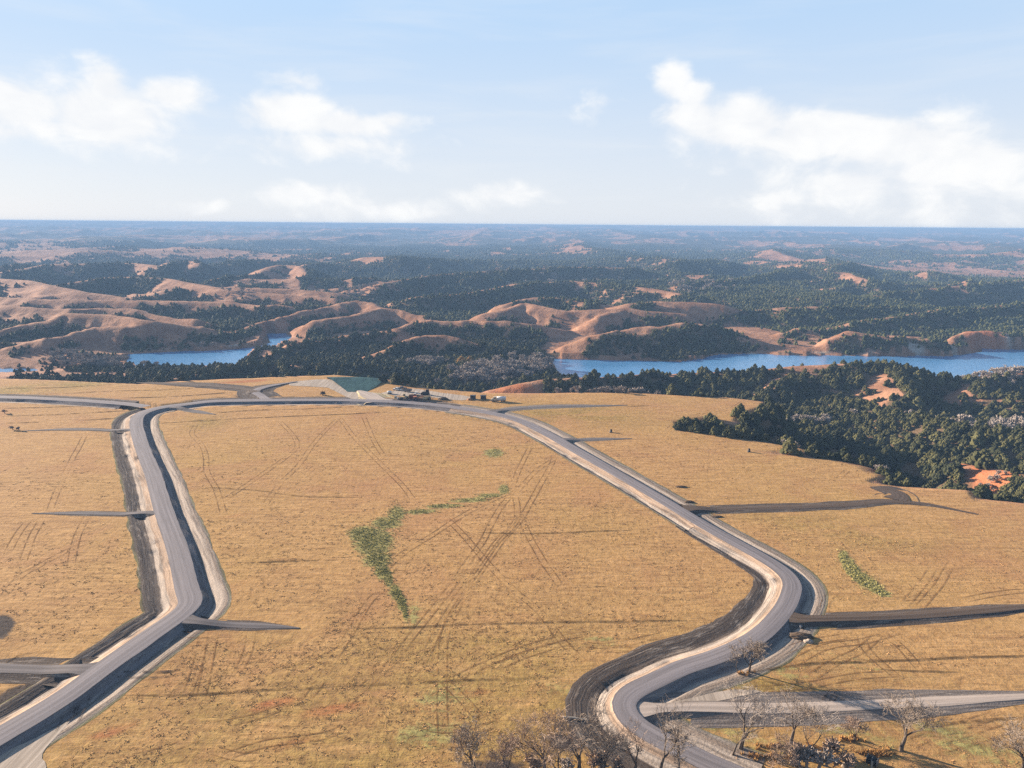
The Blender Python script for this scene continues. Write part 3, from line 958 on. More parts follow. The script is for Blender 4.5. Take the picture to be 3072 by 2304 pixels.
# ------------------------------------------------------------------ water
def lake_mesh():
    bm = bmesh.new()
    for L in LAKES:
        c = np.mean(L, axis=0)
        n = len(L)
        big = []
        for i in range(n):
            v = np.array(L[i]) - c
            big.append(bm.verts.new((*(np.array(L[i]) + v / np.linalg.norm(v) * 14), LAKE_Z)))
        bm.faces.new(big)
    bmesh.ops.triangulate(bm, faces=bm.faces[:])
    for f in bm.faces:
        if f.normal.z < 0:
            f.normal_flip()
    me = bpy.data.meshes.new('lake'); bm.to_mesh(me); bm.free()
    me.materials.append(MWATER)
    return me


add('lake', lake_mesh(), kind='structure', label='blue reservoir winding between the hills')

# ------------------------------------------------------------------ roads
road_top = [(-3.15, 1.05), (-1.6, 1.11), (0, 1.13), (1.6, 1.11), (3.15, 1.05)]
o = ribbon(road_a, road_top, 'gravel_road', MROAD, jit=.16, wsc=WSC, kind='structure', label='grey gravel road looping round the field'); up_normals(o)
o = ribbon(road_l, road_top, 'gravel_road', MROAD, zoff=-0.03, kind='structure', label='grey gravel road running off to the left edge'); up_normals(o)


def verge(path, prof, label, start_in=0, wsc=None):
    o = ribbon(path, prof, 'road_verge', MSOIL, jit=0.55, start_in=start_in, wsc=wsc, kind='structure', label=label)
    up_normals(o)


verge(road_a[:iA0 + 4], neg(PA_L), 'graded topsoil and pale ditch left of the left road')
verge(road_a[:iA0 + 8], PA_R, 'shaded bank and pale graded strip right of the left road')
verge(road_a[iA0 + 14:iB0 + 2], neg(PT_L), 'dark soil beyond the top road')
verge(road_a[iA0 + 9:iB0 + 2], PT_R, 'shaded bank in front of the top road')
verge(road_a[iB0 - 2:iP0 + 3], PB_R, 'tan shoulder and thin ditch on the field side of the right road', wsc=WSC[iB0 - 2:iP0 + 3])
verge(road_a[iB0 - 2:], neg(PB_L), 'shaded bank and pale graded strip outside the right road', wsc=WSC[iB0 - 2:])
verge(road_a[iP0:], PC_R, 'churned dark topsoil round the outside of the double bend', 90, WSC[iP0:])
verge(road_l[:-4], neg(PT_L), 'dark soil beyond the road at the left edge')
verge(road_l[:-4], PT_R, 'shaded bank in front of the road at the left edge')


def lerp3(a, b, t):
    return tuple(a[i] * (1 - t) + b[i] * t for i in range(3))


def side_road(pts, w, label, top=MSTUB, z0=1.0, z1=0.14, soil=DK, sw=.35, rise_len=15.0, name='side_road', soil2=None, zoff=0.0):
    """a short branch road that leaves the raised road and runs down to the field"""
    path = px_path(pts, 1.5)
    arc = np.concatenate([[0], np.cumsum(np.linalg.norm(np.diff(path, axis=0), axis=1))])
    n = len(path)
    t, nr = frame(path)
    hgt = z0 + (z1 - z0) * sstep(arc, 4, rise_len)
    ww = w / 2 * np.clip(.25 + (arc[-1] - arc) / (.45 * arc[-1]), .25, 1) * (1 + 0.7 * sstep(arc, 6, 0))
    ww = ww * (1 + 0.25 * (fbm(arc, arc * 0 + 9 * len(label), 9, 2, 4) - 0.5))
    for s_, nm in ((0, 'top'), (1, 'side')):
        if s_ == 0:
            off = np.stack([-ww, -ww * .4, ww * .4, ww], 1); hz_ = np.stack([hgt, hgt + .05, hgt + .05, hgt], 1); cols = None
        else:
            en = np.clip((arc[-1] - arc) / (.45 * arc[-1]), 0.02, 1)
            so_ = ww + np.minimum(.25 + hgt * 1.5, 2.2) * (.15 + .85 * en)
            no = .9 * (fbm(arc, arc * 0 + 31, 6, 3, 6) - 0.3)
            drop = -0.6 * sstep(arc, 12, 8) + 0.05
            off = np.stack([-(so_ + (sw + no) * en), -so_, -ww, ww, so_, so_ + (sw + no) * en], 1)
            hz_ = np.stack([drop * 0 + .04, np.minimum(drop + 0 * hgt, hgt - .05), hgt - .02, hgt - .02, np.minimum(drop, hgt - .05), drop * 0 + .04], 1)
            c2 = soil2 or soil
            cols = np.repeat(np.array([soil, soil, soil, c2, c2, c2])[None], n, 0).reshape(-1, 3)
        k = off.shape[1]
        X = path[:, None, 0] + nr[:, None, 0] * off; Y = path[:, None, 1] + nr[:, None, 1] * off
        Z = g_mesa(X, Y) + hz_ + zoff
        i = np.arange(n - 1)[:, None] * k + np.arange(k - 1)[None]
        if s_ == 1:
            i = np.delete(i, 2, axis=1)
        Fc = np.stack([i, i + 1, i + 1 + k, i + k], 2).reshape(-1, 4)[:, ::-1]
        uv = np.stack([off, np.repeat(arc[:, None], k, 1)], 2).reshape(-1, 2)
        me = mesh_np(name, np.stack([X, Y, Z], 2).reshape(-1, 3), Fc, top if s_ == 0 else MSOIL, uv=uv, smooth=True, cols=cols)
        o = add(name if s_ == 0 else 'side_road_verge', me, kind='structure', label=label if s_ == 0 else 'soil beside the ' + label)
        up_normals(o)


side_road([(300, 2012), (270, 2015), (160, 2010), (0, 2004), (-150, 1996)], 3.4, 'gravel stub leaving the bottom left road', soil=DK2, sw=2.4, z1=.3, rise_len=14)
side_road([(478, 1543), (430, 1542), (330, 1540), (220, 1539), (96, 1540)], 2.3, 'middle gravel stub left of the left road')
side_road([(402, 1294), (360, 1292), (260, 1287), (160, 1288), (64, 1293)], 2.6, 'far gravel stub left of the left road')
side_road([(548, 1862), (600, 1871), (700, 1874), (800, 1878), (897, 1884)], 2.5, 'gravel stub right of the bend of the left road')
side_road([(520, 1224), (560, 1230), (600, 1236), (645, 1243)], 3.4, 'short gravel stub below the top junction', soil=GY)
side_road([(1470, 1240), (1520, 1228), (1580, 1222), (1680, 1218), (1800, 1217), (1880, 1216)], 4.0, 'gravel stub near the water truck', soil=GY, sw=2)
side_road([(1665, 1322), (1700, 1321), (1780, 1317), (1895, 1315)], 3.4, 'gravel stub on the right side of the straight road', soil=GY)
side_road([(2050, 1532), (2110, 1530), (2250, 1525), (2420, 1520), (2560, 1513), (2650, 1505), (2720, 1507), (2800, 1516), (2930, 1542)], 3.8, 'dark soil track right of the straight road', top=MDARK, soil=DK2, sw=1.5, soil2=DK2)
side_road([(2690, 1500), (2700, 1487), (2680, 1474), (2640, 1466), (2610, 1461)], 6.0, 'churned dark turning place at the end of the soil track', top=MDARK, soil=DK2, sw=3, z0=.17, z1=.12, zoff=.03)
side_road([(2365, 1858), (2420, 1864), (2550, 1860), (2700, 1852), (2880, 1839), (3072, 1824), (3250, 1812)], 3.2, 'dark soil track right of the lower bend', top=MDARK, soil=DK2, sw=.9, soil2=DK2, z1=.4, rise_len=40)
side_road([(1905, 2140), (2000, 2133), (2120, 2128), (2300, 2127), (2500, 2121), (2750, 2109), (3072, 2090), (3250, 2078)], 3.2, 'pale dirt road across the lower right', top=MPALE, soil=(0.20, .175, .165), sw=3.0, z0=.8, z1=.16, rise_len=34)
side_road([(802, 1205), (785, 1190), (765, 1176), (790, 1164), (840, 1154), (890, 1146)], 5.0, 'grey road curving up from the top road', top=MROAD, soil=DK2, sw=7, z0=.9, z1=.4)
side_road([(768, 1178), (740, 1168), (690, 1162), (600, 1155), (500, 1151), (410, 1148)], 5.0, 'dark soil track above the top road', top=MDARK, soil=DK2, sw=4, z0=.43, z1=.15)
side_road([(1140, 1209), (1120, 1196), (1098, 1184), (1076, 1175)], 10.0, 'pale ramp leading to the green slope', top=MPALE, soil=(.60, .50, .30), sw=5, z0=.95, z1=.8)

# pale scraped ground in patches
PATCH = gravel_material('scraped_pale_ground', (0.32, 0.265, 0.215), (0.52, 0.44, 0.37), 0.6)


def sheet(name, px, mat, zo, label, soft=None, kind='structure', wob=1.5):
    """patch of ground cover lying on the field, with an uneven outline"""
    pts = [at(x, y)[:2] for x, y in px]
    c = np.mean(pts, axis=0)
    ring = catmull(pts + [pts[0]], 1.5)[:-1]
    ang = np.arange(len(ring))
    ring = ring + (np.stack([fbm(ang * 1.0, ang * 0., 6, 3, 70), fbm(ang * 1.0, ang * 0 + 50, 6, 3, 71)], 1) - .5) * wob
    K = 10
    V = []; Fc = []
    for k in range(K + 1):
        V.append(c + (ring - c) * (k / K))
    V = np.concatenate(V)
    n = len(ring)
    for k in range(K):
        i = np.arange(n) + k * n; j = (np.arange(n) + 1) % n + k * n
        Fc.append(np.stack([i, j, j + n, i + n], 1))
    Z = g_mesa(V[:, 0], V[:, 1]) + zo
    me = mesh_np(name, np.column_stack([V, Z]), np.concatenate(Fc), mat, uv=V * 1.0, smooth=True)
    o = add(name, me, kind=kind, label=label); up_normals(o)
    return o


sheet('bare_ground', [(-150, 2330), (-60, 2275), (70, 2228), (150, 2190), (205, 2160), (170, 2200), (135, 2240), (125, 2268), (140, 2290), (120, 2330), (0, 2360)], PATCH, .075, 'pale scraped ground in the bottom left corner')
sheet('bare_ground', [(870, 1146), (960, 1139), (1040, 1142), (1080, 1176), (1070, 1198), (1040, 1190), (1000, 1168), (940, 1158), (870, 1157)], PATCH, .08, 'pale scraped ground left of the green slope')
sheet('bare_ground', [(1990, 2118), (2080, 2095), (2160, 2078), (2280, 2074), (2210, 2092), (2110, 2110), (2040, 2125)], PATCH, .085, 'pale scraped ground above the lower dirt road')
sheet('bare_ground', [(1140, 1180), (1180, 1172), (1240, 1166), (1330, 1178), (1410, 1190), (1380, 1200), (1280, 1190), (1200, 1187)], PATCH, .06, 'pale trampled ground of the work yard')

# ------------------------------------------------------------------ field marks: wheel tracks, berms, mud
def strip_lines(name, lines, mat, zo, label, w=0.36, gauge=2.2, pair=True, hump=0.0):
    Vs, Fs, UV = [], [], []
    base_i = 0
    for ln in lines:
        path = px_path(ln, 2.0)
        if len(path) < 3:
            continue
        t, nr = frame(path)
        arc = np.arange(len(path)) * 2.0
        wobb = 0.5 * (fbm(arc, arc * 0 + base_i, 14, 2, 12) - 0.5)
        for o_ in ((-gauge / 2, gauge / 2) if pair else (0.0,)):
            c = path + nr * (o_ + wobb)[:, None]
            prof = [-w / 2, w / 2] if not hump else [-w / 2, 0, w / 2]
            hh = [0, 0] if not hump else [0, hump, 0]
            n = len(c); k = len(prof)
            end = np.clip(np.minimum(arc, arc[-1] - arc) / 6, 0.05, 1)
            X = c[:, None, 0] + nr[:, None, 0] * np.array(prof)[None] * end[:, None]
            Y = c[:, None, 1] + nr[:, None, 1] * np.array(prof)[None] * end[:, None]
            hv = np.array(hh)[None] * (0.6 + 0.8 * fbm(arc, arc * 0 + 5, 8, 3, 8))[:, None] * end[:, None]
            Z = g_mesa(X, Y) + zo + hv
            Vs.append(np.stack([X, Y, Z], 2).reshape(-1, 3))
            i = np.arange(n - 1)[:, None] * k + np.arange(k - 1)[None]
            Fs.append(np.stack([i, i + 1, i + 1 + k, i + k], 2).reshape(-1, 4)[:, ::-1] + base_i)
            UV.append(np.stack([np.repeat(np.array(prof)[None], n, 0), np.repeat(arc[:, None], k, 1)], 2).reshape(-1, 2))
            base_i += n * k
    me = mesh_np(name, np.concatenate(Vs), np.concatenate(Fs), mat, uv=np.concatenate(UV), smooth=True)
    o = add(name, me, kind='structure', label=label); up_normals(o)


TRACKS = [
    [(1330, 2215), (1325, 2120), (1328, 2000), (1333, 1900), (1370, 1820), (1430, 1730), (1500, 1630), (1560, 1560), (1600, 1490), (1650, 1400), (1664, 1370)],
    [(1190, 2070), (1260, 1990), (1310, 1900), (1350, 1830), (1410, 1740), (1480, 1640), (1545, 1570), (1552, 1530), (1545, 1490)],
    [(1024, 2130), (1090, 2060), (1180, 1980), (1250, 1890), (1330, 1790), (1400, 1690), (1450, 1620), (1490, 1540), (1530, 1490)],
    [(900, 2120), (950, 2060), (1010, 1960), (1060, 1880), (1110, 1800), (1150, 1770)],
    [(1150, 1715), (1210, 1660), (1290, 1610), (1400, 1540), (1480, 1500), (1540, 1475)],
    [(1345, 1560), (1400, 1620), (1460, 1690), (1540, 1770), (1620, 1840), (1690, 1930), (1750, 1990)],
    [(1560, 1550), (1590, 1620), (1630, 1690), (1680, 1760)],
    [(1545, 1480), (1600, 1420), (1640, 1390), (1668, 1372)], [(1536, 1460), (1560, 1400), (1590, 1340)],
    [(1300, 2010), (1350, 2060), (1400, 2110), (1450, 2170)],
    [(1340, 2050), (1430, 2005), (1560, 1950), (1690, 1915), (1790, 1900)], [(1470, 2010), (1600, 1960), (1740, 1920)],
    [(1250, 2170), (1330, 2190), (1440, 2170), (1530, 2120)], [(1290, 2230), (1400, 2230), (1500, 2190)],
    [(1730, 1930), (1800, 1940), (1900, 1925), (2010, 1900)], [(1780, 1955), (1880, 1950), (1990, 1915)],
    [(590, 1270), (575, 1300), (600, 1330), (615, 1360), (620, 1415), (650, 1470), (670, 1540)],
    [(840, 1265), (880, 1310), (890, 1340), (860, 1370), (760, 1440), (660, 1505)], [(1015, 1255), (950, 1320), (900, 1390), (840, 1450), (790, 1520)],
    [(1020, 1255), (1070, 1320), (1130, 1380), (1200, 1450), (1240, 1500)], [(1090, 1250), (1120, 1320), (1150, 1370)],
    [(210, 1700), (230, 1610), (262, 1545)], [(20, 1660), (60, 1590), (90, 1555)], [(60, 1700), (95, 1610), (125, 1555)],
    [(150, 1530), (180, 1450), (220, 1370), (255, 1305)], [(0, 1800), (60, 1730), (110, 1700), (180, 1660), (265, 1622)],
    [(600, 2100), (620, 2010), (640, 1900)], [(560, 2090), (590, 1990), (610, 1900)], [(690, 2050), (740, 1960), (755, 1890)],
    [(530, 1900), (600, 1905), (680, 1895)], [(600, 2180), (760, 2150), (900, 2100)], [(640, 2280), (800, 2230), (960, 2210), (1060, 2170)],
    [(2700, 1830), (2760, 1760), (2800, 1700)], [(2750, 1830), (2810, 1760), (2850, 1690)], [(2580, 1900), (2600, 1950), (2640, 1990), (2700, 2040)], [(2640, 1895), (2700, 1940), (2760, 2010)],
    [(2380, 1990), (2480, 1940), (2600, 1920), (2700, 1890)], [(2340, 1960), (2440, 1925), (2560, 1905)], [(2420, 2040), (2500, 1990), (2580, 1950), (2640, 1900)],
    [(2000, 1290), (2030, 1270), (2110, 1250), (2190, 1225), (2230, 1205)], [(2020, 1262), (2080, 1248), (2150, 1225)],
    [(2470, 1850), (2480, 1800), (2520, 1760)], [(2110, 1420), (2120, 1390)], [(2510, 1440), (2540, 1410), (2536, 1420)],
    [(2600, 1820), (2680, 1800), (2800, 1790)], [(2880, 1800), (3000, 1780), (3100, 1770)],
    [(2700, 2240), (2840, 2190), (3000, 2140)], [(2720, 2270), (2880, 2230), (3072, 2170)], [(2650, 2200), (2800, 2170), (2900, 2150)],
    [(2240, 2070), (2400, 2060), (2560, 2030), (2700, 2020)], [(640, 2250), (720, 2270), (800, 2265)], [(300, 2290), (480, 2250), (620, 2200)],
    [(430, 1140), (520, 1160), (480, 1175)], [(2450, 1000 + 890), (2500, 1905)],
]
strip_lines('tyre_tracks', TRACKS, MTRACK, .07, 'pairs of wheel tracks pressed into the dry grass')
BERMS = [
    [(380, 2084), (560, 2082), (740, 2072), (940, 2062), (1020, 2058)], [(1024, 2058), (1200, 2050), (1400, 2043), (1560, 2040), (1700, 2030)],
    [(1040, 1884), (1250, 1882), (1500, 1872), (1800, 1866), (2080, 1862)],
    [(0, 1166), (160, 1164), (330, 1154)], [(0, 1184), (180, 1182), (320, 1175), (500, 1170), (640, 1160)], [(360, 1195), (520, 1190), (700, 1177)],
    [(0, 1226), (180, 1221), (330, 1213)], [(0, 1249), (160, 1244), (390, 1231)], [(0, 1270), (160, 1265)], [(230, 1262), (360, 1254)],
    [(640, 1239), (760, 1231), (900, 1228), (1030, 1222), (1140, 1215)], [(470, 1270), (640, 1260), (800, 1252), (1000, 1245), (1190, 1235)],
    [(2250, 2020), (2420, 1992), (2600, 1985), (2780, 1976), (3072, 1966), (3200, 1960)], [(2640, 2008), (2780, 2014), (2880, 2016)],
    [(970, 1573), (1010, 1577), (1060, 1579)], [(620, 1462), (760, 1470), (900, 1488), (1080, 1492)], [(700, 1690), (860, 1684), (1020, 1680)],
    [(1770, 1760), (1800, 1762), (1826, 1759)], [(2750, 2180), (2900, 2165), (3072, 2150)], [(0, 2010), (0, 2010), (40, 1970), (120, 1950)],
    [(860, 1440), (940, 1446)], [(380, 1230), (420, 1236)], [(1870, 1220), (1960, 1217)], [(1424, 1600), (1620, 1602), (1900, 1592)]]
strip_lines('grass_berm', BERMS, MBERM, .05, 'low weedy berms running across the field', w=1.0, pair=False, hump=.30)
# dark mud dragged over the verges and the pale road
strip_lines('mud_trails', [[(205, 2135), (232, 2090), (240, 2075)], [(180, 2190), (215, 2130), (232, 2088)], [(255, 2085), (240, 2120), (215, 2170)], [(2450, 2150), (2480, 2110), (2505, 2075)], [(2475, 2148), (2500, 2112), (2525, 2075)],
                           [(570, 2000), (500, 2020), (380, 2022), (330, 2018)], [(2790, 2150), (2778, 2128)], [(1820, 2090), (1790, 2060), (1770, 2040)], [(1840, 2085), (1815, 2058), (1795, 2038)], [(1800, 2100), (1760, 2070)]],
            MMUD, 1.0 * .16, 'dark muddy wheel marks crossing the road edges', w=.9, gauge=2.0)

# green slope of the basin beside the yard
MTEAL, TT, bb = principled('green_hydroseed', .95, .05)
pp = geo_pos(TT)
TT.l.new(TT.mix(TT.ss(TT.noise(TT.scale(pp, (1, .3, 1)), .35, 5, .65), .35, .65), (.012, .050, .062), (.034, .090, .098)), bb.inputs['Base Color'])


def basin():
    o_l, o_r = 975, 1150
    V = []; Fc = []
    nx, ny = 40, 12
    for j in range(ny + 1):
        t = j / ny
        yl = 1139 + (1 - t) * 37
        x0 = 985 + (1 - t) ** 0.8 * 62 - 4
        x1 = 1150 - (1 - t) ** 1.5 * 52
        for i in range(nx + 1):
            s = i / nx
            x = x0 + (x1 - x0) * s
            arch = (4 * s * (1 - s))
            y = yl - 1.0 * arch * t + 9 * t * max(0, (s - .55)) ** 1.2
            p = at(x, y, 0)
            z = -0.4 + 0.0 * t
            # the far side climbs a low dam, seen end on
            V.append((p[0], p[1], g_mesa(p[0], p[1]) + .12 + 1.5 * t * t))
    for i in range(nx + 1):                       # and falls away steeply behind
        q = V[ny * (nx + 1) + i]
        V.append((q[0] * 1.012, q[1] * 1.012, q[2] - 2.6))
    ny += 1
    V = np.array(V)
    i = np.arange(ny)[:, None] * (nx + 1) + np.arange(nx)[None]
    Fc = np.stack([i, i + 1, i + nx + 2, i + nx + 1], 2).reshape(-1, 4)
    o = add('green_slope', mesh_np('green_slope', V, Fc, MTEAL, smooth=True), kind='structure', label='dark green sprayed slope of the basin beside the work yard')
    up_normals(o)


basin()


# ------------------------------------------------------------------ vegetation
def tri_soup(name, tris, mat, smooth=False):
    V = np.asarray(tris, np.float32).reshape(-1, 3)
    return mesh_np(name, V, np.arange(len(V), dtype=np.int32).reshape(-1, 3), mat, smooth=smooth)


ICO = {}


def ico(sub):
    if sub not in ICO:
        bm = bmesh.new(); bmesh.ops.create_icosphere(bm, subdivisions=sub, radius=1.0)
        ICO[sub] = (np.array([v.co[:] for v in bm.verts]), np.array([[v.index for v in f.verts] for f in bm.faces]))
        bm.free()
    return ICO[sub]


def lobes(g, spec, sub, jit):
    """ragged clumps of foliage: [(centre, radius)]"""
    V0, F0 = ico(sub)
    Vs, Fs = [], []
    for k, (c, r) in enumerate(spec):
        v = V0 * (1 + g.normal(size=(len(V0), 1)) * jit) * r * np.array([g.uniform(.85, 1.2), g.uniform(.85, 1.2), g.uniform(.9, 1.35)])
        Vs.append(v + c); Fs.append(F0 + k * len(V0))
    return np.concatenate(Vs), np.concatenate(Fs)


def cedar_crown(seed, n=150, h=1.0, r=0.36, name='crown', mat=None, nl=34):
    """unit-high bushy cedar crown: ragged clumps on an uneven cone, with sprays sticking out"""
    g = np.random.default_rng(seed)
    spec, tr = [], []
    lean = g.uniform(-.05, .05, 2)
    for k in range(nl):
        z = (k + g.uniform(0, 1)) / nl
        a = k * 2.399 + g.uniform(-.5, .5)
        prof = r * (1 - z ** 1.5) ** 0.8 * (0.62 + .38 * min(1, z * 5))
        rad = prof * g.uniform(.45, 1.05)
        rl = (.17 - .10 * z) * g.uniform(.75, 1.25) * (r / .46) ** .6
        spec.append((np.array([rad * math.cos(a) + lean[0] * z, rad * math.sin(a) + lean[1] * z, .06 + z * .86]), rl))
    spec.append((np.array([lean[0], lean[1], .93]), .055))
    V, Fc = lobes(g, spec, 1, .16)
    V[:, 2] = np.maximum(V[:, 2], -.02)
    tris = list(V[Fc])
    for _ in range(n):
        c, rl = spec[g.integers(0, len(spec))]
        out = g.normal(size=3); out[2] = abs(out[2]) * .9 + .2
        out /= np.linalg.norm(out)
        p = c + out * rl * .85
        sd = np.cross(out, g.normal(size=3)); sd /= np.linalg.norm(sd)
        q = rl * .30
        tris.append(np.array([p - sd * q, p + sd * q, p + out * rl * .75]))
    return tri_soup(name, np.array(tris), mat or MCEDAR)


def cedar_far(seed, mat=None):
    """about 140 triangle version for the hills beyond"""
    g = np.random.default_rng(seed)
    spec = []
    r = g.uniform(.34, .5)
    for k in range(7):
        z = k / 7
        a = k * 2.4 + g.uniform(-.4, .4)
        rad = r * (1 - z) * g.uniform(.4, .8)
        spec.append((np.array([rad * math.cos(a), rad * math.sin(a), .16 + z * .72]), (.30 - .20 * z) * g.uniform(.8, 1.2)))
    V, Fc = lobes(g, spec, 1, .14)
    return mesh_np('far_crown', V, Fc, mat or MCEDARF)


def tube(bm_tris, a, b_, ra, rb, n=5):
    ax = b_ - a
    L = np.linalg.norm(ax)
    if L < 1e-6:
        return
    ax = ax / L
    ref = np.array([0, 0, 1.0]) if abs(ax[2]) < .9 else np.array([1.0, 0, 0])
    u = np.cross(ax, ref); u /= np.linalg.norm(u); v = np.cross(ax, u)
    an = np.linspace(0, 2 * math.pi, n, endpoint=False)
    c, s = np.cos(an)[:, None], np.sin(an)[:, None]
    A = a + ra * (c * u + s * v); B = b_ + rb * (c * u + s * v)
    for i in range(n):
        j = (i + 1) % n
        bm_tris.append([A[i], A[j], B[j]])
        bm_tris.append([A[i], B[j], B[i]])


def bare_tree(seed, h=12.0, spread=0.5, forks=3, dens=1.0, twig_r=.022, low=.18, depth=5):
    """leafless tree: trunk and limbs in one list of triangles, twigs in another"""
    g = np.random.default_rng(seed)
    wood, twig = [], []

    def grow(p, d, L, r, lev):
        nseg = 3 if lev < 3 else 2
        q = p.copy(); dd = d.copy()
        pts = [q.copy()]
        for i in range(nseg):
            dd = dd + g.normal(size=3) * (.12 + .05 * lev) + np.array([0, 0, .07 if lev else .0])
            dd /= np.linalg.norm(dd)
            q = q + dd * L / nseg
            pts.append(q.copy())
        r1 = r * .62
        tgt = wood if lev < 3 else twig
        for i in range(nseg):
            ra = r + (r1 - r) * i / nseg; rb = r + (r1 - r) * (i + 1) / nseg
            tube(tgt, pts[i], pts[i + 1], max(ra, twig_r), max(rb, twig_r * .8), 6 if lev == 0 else 5 if lev == 1 else 4 if lev == 2 else 3)
        if lev >= depth:
            return
        kids = int(round((forks if lev == 0 else g.integers(3, 5) if lev < 3 else g.integers(4, 6)) * (dens if lev > 1 else 1)))
        for k in range(kids):
            t = 1.0 if k == 0 else g.uniform(.35, 1.0) if lev else g.uniform(.6, 1.0)
            b0 = pts[int(t * nseg)] if t < 1 else pts[-1]
            i0 = min(int(t * nseg), nseg - 1)
            fr = t * nseg - i0
            b0 = pts[i0] + (pts[i0 + 1] - pts[i0]) * fr
            a = g.uniform(0, 6.283) if lev else (k * 6.283 / kids + g.uniform(-.5, .5))
            side = np.array([math.cos(a), math.sin(a), 0])
            side = side - dd * (side @ dd)
            side /= (np.linalg.norm(side) + 1e-6)
            sp = spread * g.uniform(.6, 1.35) * (1.0 if lev else .8)
            nd = dd * (1 - .35 * sp) + side * sp + np.array([0, 0, .10])
            nd /= np.linalg.norm(nd)
            grow(b0, nd, L * g.uniform(.62, .86) * (1.45 if lev == 0 else 1), r1 * g.uniform(.55, .85), lev + 1)
    grow(np.zeros(3), np.array([g.normal() * .05, g.normal() * .05, 1.0]), h * low, h * .022, 0)
    W_, Tw = np.array(wood), np.array(twig)
    hh = max(W_[..., 2].max(), Tw[..., 2].max())
    return W_ * (h / hh), Tw * (h / hh)


# --- cedars: where they stand
def scatter(rmin, rmax, n, azm=0.80):
    r = np.sqrt(RNG.uniform(rmin ** 2, rmax ** 2, n)); a = RNG.uniform(-azm, azm, n)
    return r * np.sin(a), r * np.cos(a)


cx_, cy_, ch_ = [], [], []
for (r0_, r1_, dens, hm) in [(200, 480, .062, 5.2), (480, 700, .085, 4.5), (700, 1000, .110, 3.5), (1000, 1500, .080, 3.8), (1500, 2100, .048, 4.5), (2100, 3000, .024, 5.6), (3000, 4600, .0065, 7.5)]:
    area = (r1_ ** 2 - r0_ ** 2) * .80
    x, y = scatter(r0_, r1_, int(area * dens))
    f = sample(forest, x, y)
    fade = 1.0 if r1_ <= 2100 else .85
    keep = RNG.uniform(0, 1, len(x)) < f * fade + .010 * (f > .02)
    sdk = sample(SD, x, y)
    keep &= sdk > 2.5
    lkk = sample(np.minimum(LK, 500), x, y)
    keep &= ~((np.hypot(x, y) < 1100) & (lkk < 4))
    x, y = x[keep], y[keep]
    cx_.append(x); cy_.append(y)
    ch_.append(hm * RNG.lognormal(0, .26, len(x)))
CXa = np.concatenate(cx_); CYa = np.concatenate(cy_); CHa = np.clip(np.concatenate(ch_), 1.8, 11)
# a few cedars placed exactly: edge clump left of the big stand
for (px, py, hh) in [(2048, 1282, 8), (2062, 1288, 7.5), (2036, 1286, 5.5), (2085, 1292, 6), (2110, 1290, 7.5), (2120, 1296, 6), (2140, 1302, 5), (2185, 1308, 6), (2205, 1250, 6), (2220, 1243, 7),
                     (80, 1128, 5), (300, 1138, 4), (470, 1140, 4.5), (500, 1138, 5.5), (545, 1140, 5), (360, 1140, 4), (820, 1126, 6), (865, 1126, 4), (933, 1123, 5), (1150, 1146, 6), (1185, 1152, 8), (1210, 1152, 8), (1240, 1158, 6)]:
    p = at(px, py)
    CXa = np.append(CXa, p[0]); CYa = np.append(CYa, p[1]); CHa = np.append(CHa, hh)
CZa = sample(GZ, CXa, CYa)
import sys
print('cedars', len(CXa), file=sys.stderr)
pxs, pys, pw = project(np.stack([CXa, CYa, CZa + CHa * .6], 1))
inframe = (pxs > 5) & (pxs < 3067) & (pys < 2304) & (pys > 600)


def los(x, y, z):
    """is the point in view over the ground?"""
    ok = np.ones(len(x), bool)
    for t in np.linspace(.3, .985, 60):
        gz = sample(GZ, x * t, y * t)
        forest_h = 3.5 * sample(forest, x * t, y * t)
        ok &= (CAM_H + (z - CAM_H) * t) > gz + np.where(t < .985, forest_h, 0)
    return ok


cand = np.argsort(np.hypot(CXa, CYa) / np.maximum(CHa, 3) ** .7)
cand = cand[inframe[cand]][:2500]
vis = los(CXa[cand], CYa[cand], CZa[cand] + CHa[cand] * .8)
indiv = cand[vis][:300]
is_ind = np.zeros(len(CXa), bool); is_ind[indiv] = True

crowns = [cedar_crown(100 + i, 170, r=[.40, .48, .54, .44, .62, .50][i]) for i in range(6)]
trk = []
tube(trk, np.array([0, 0, -.06]), np.array([0, 0, .55]), .026, .010, 6)
cedar_trunk = tri_soup('trunk', trk, MBARK)
for q, i in enumerate(indiv):
    x, y = pxs[i], pys[i]
    if x < 1000:
        lab, grp = 'small dark cedar on the far left rim of the field', 'cedars on the far left rim of the field'
    elif x < 1450:
        lab, grp = 'dark cedar below the work yard beyond the top road', 'cedars beyond the work yard'
    elif x < 2000:
        lab, grp = 'dark cedar behind the field edge right of the water truck', 'cedars behind the field edge right of the water truck'
    elif x < 2170 and 1230 < y < 1310:
        lab, grp = 'dark cedar in the small clump at the tip of the ravine', 'clump of cedars at the tip of the ravine'
    elif y < 1215:
        lab, grp = 'dark cedar on the wooded hill in front of the lake', 'cedars on the wooded hill in front of the lake'
    else:
        grp = 'cedars filling the ravine'
        sd_i = float(sample(SD, CXa[i:i + 1], CYa[i:i + 1])[0])
        if sd_i < 9:
            lab = 'dark green cedar at the rim of the ravine, right beside the golden field'
        elif x > 2850:
            lab = 'dark green cedar in the ravine near the rusty slope at the right edge'
        elif y < 1330:
            lab = 'dark green cedar on the far side of the ravine below the wooded hill'
        else:
            lab = 'dark green cedar in the middle of the dense stand filling the ravine'
    h = CHa[i]
    e = add('cedar_tree', None, loc=(CXa[i], CYa[i], CZa[i] - .2), rotz=RNG.uniform(0, 6.28), scale=(h, h, h * RNG.uniform(.9, 1.05)), label=lab, category='tree', group=grp)
    e.empty_display_size = .1
    add('trunk', cedar_trunk, parent=e)
    add('crown', crowns[q % 6], parent=e)


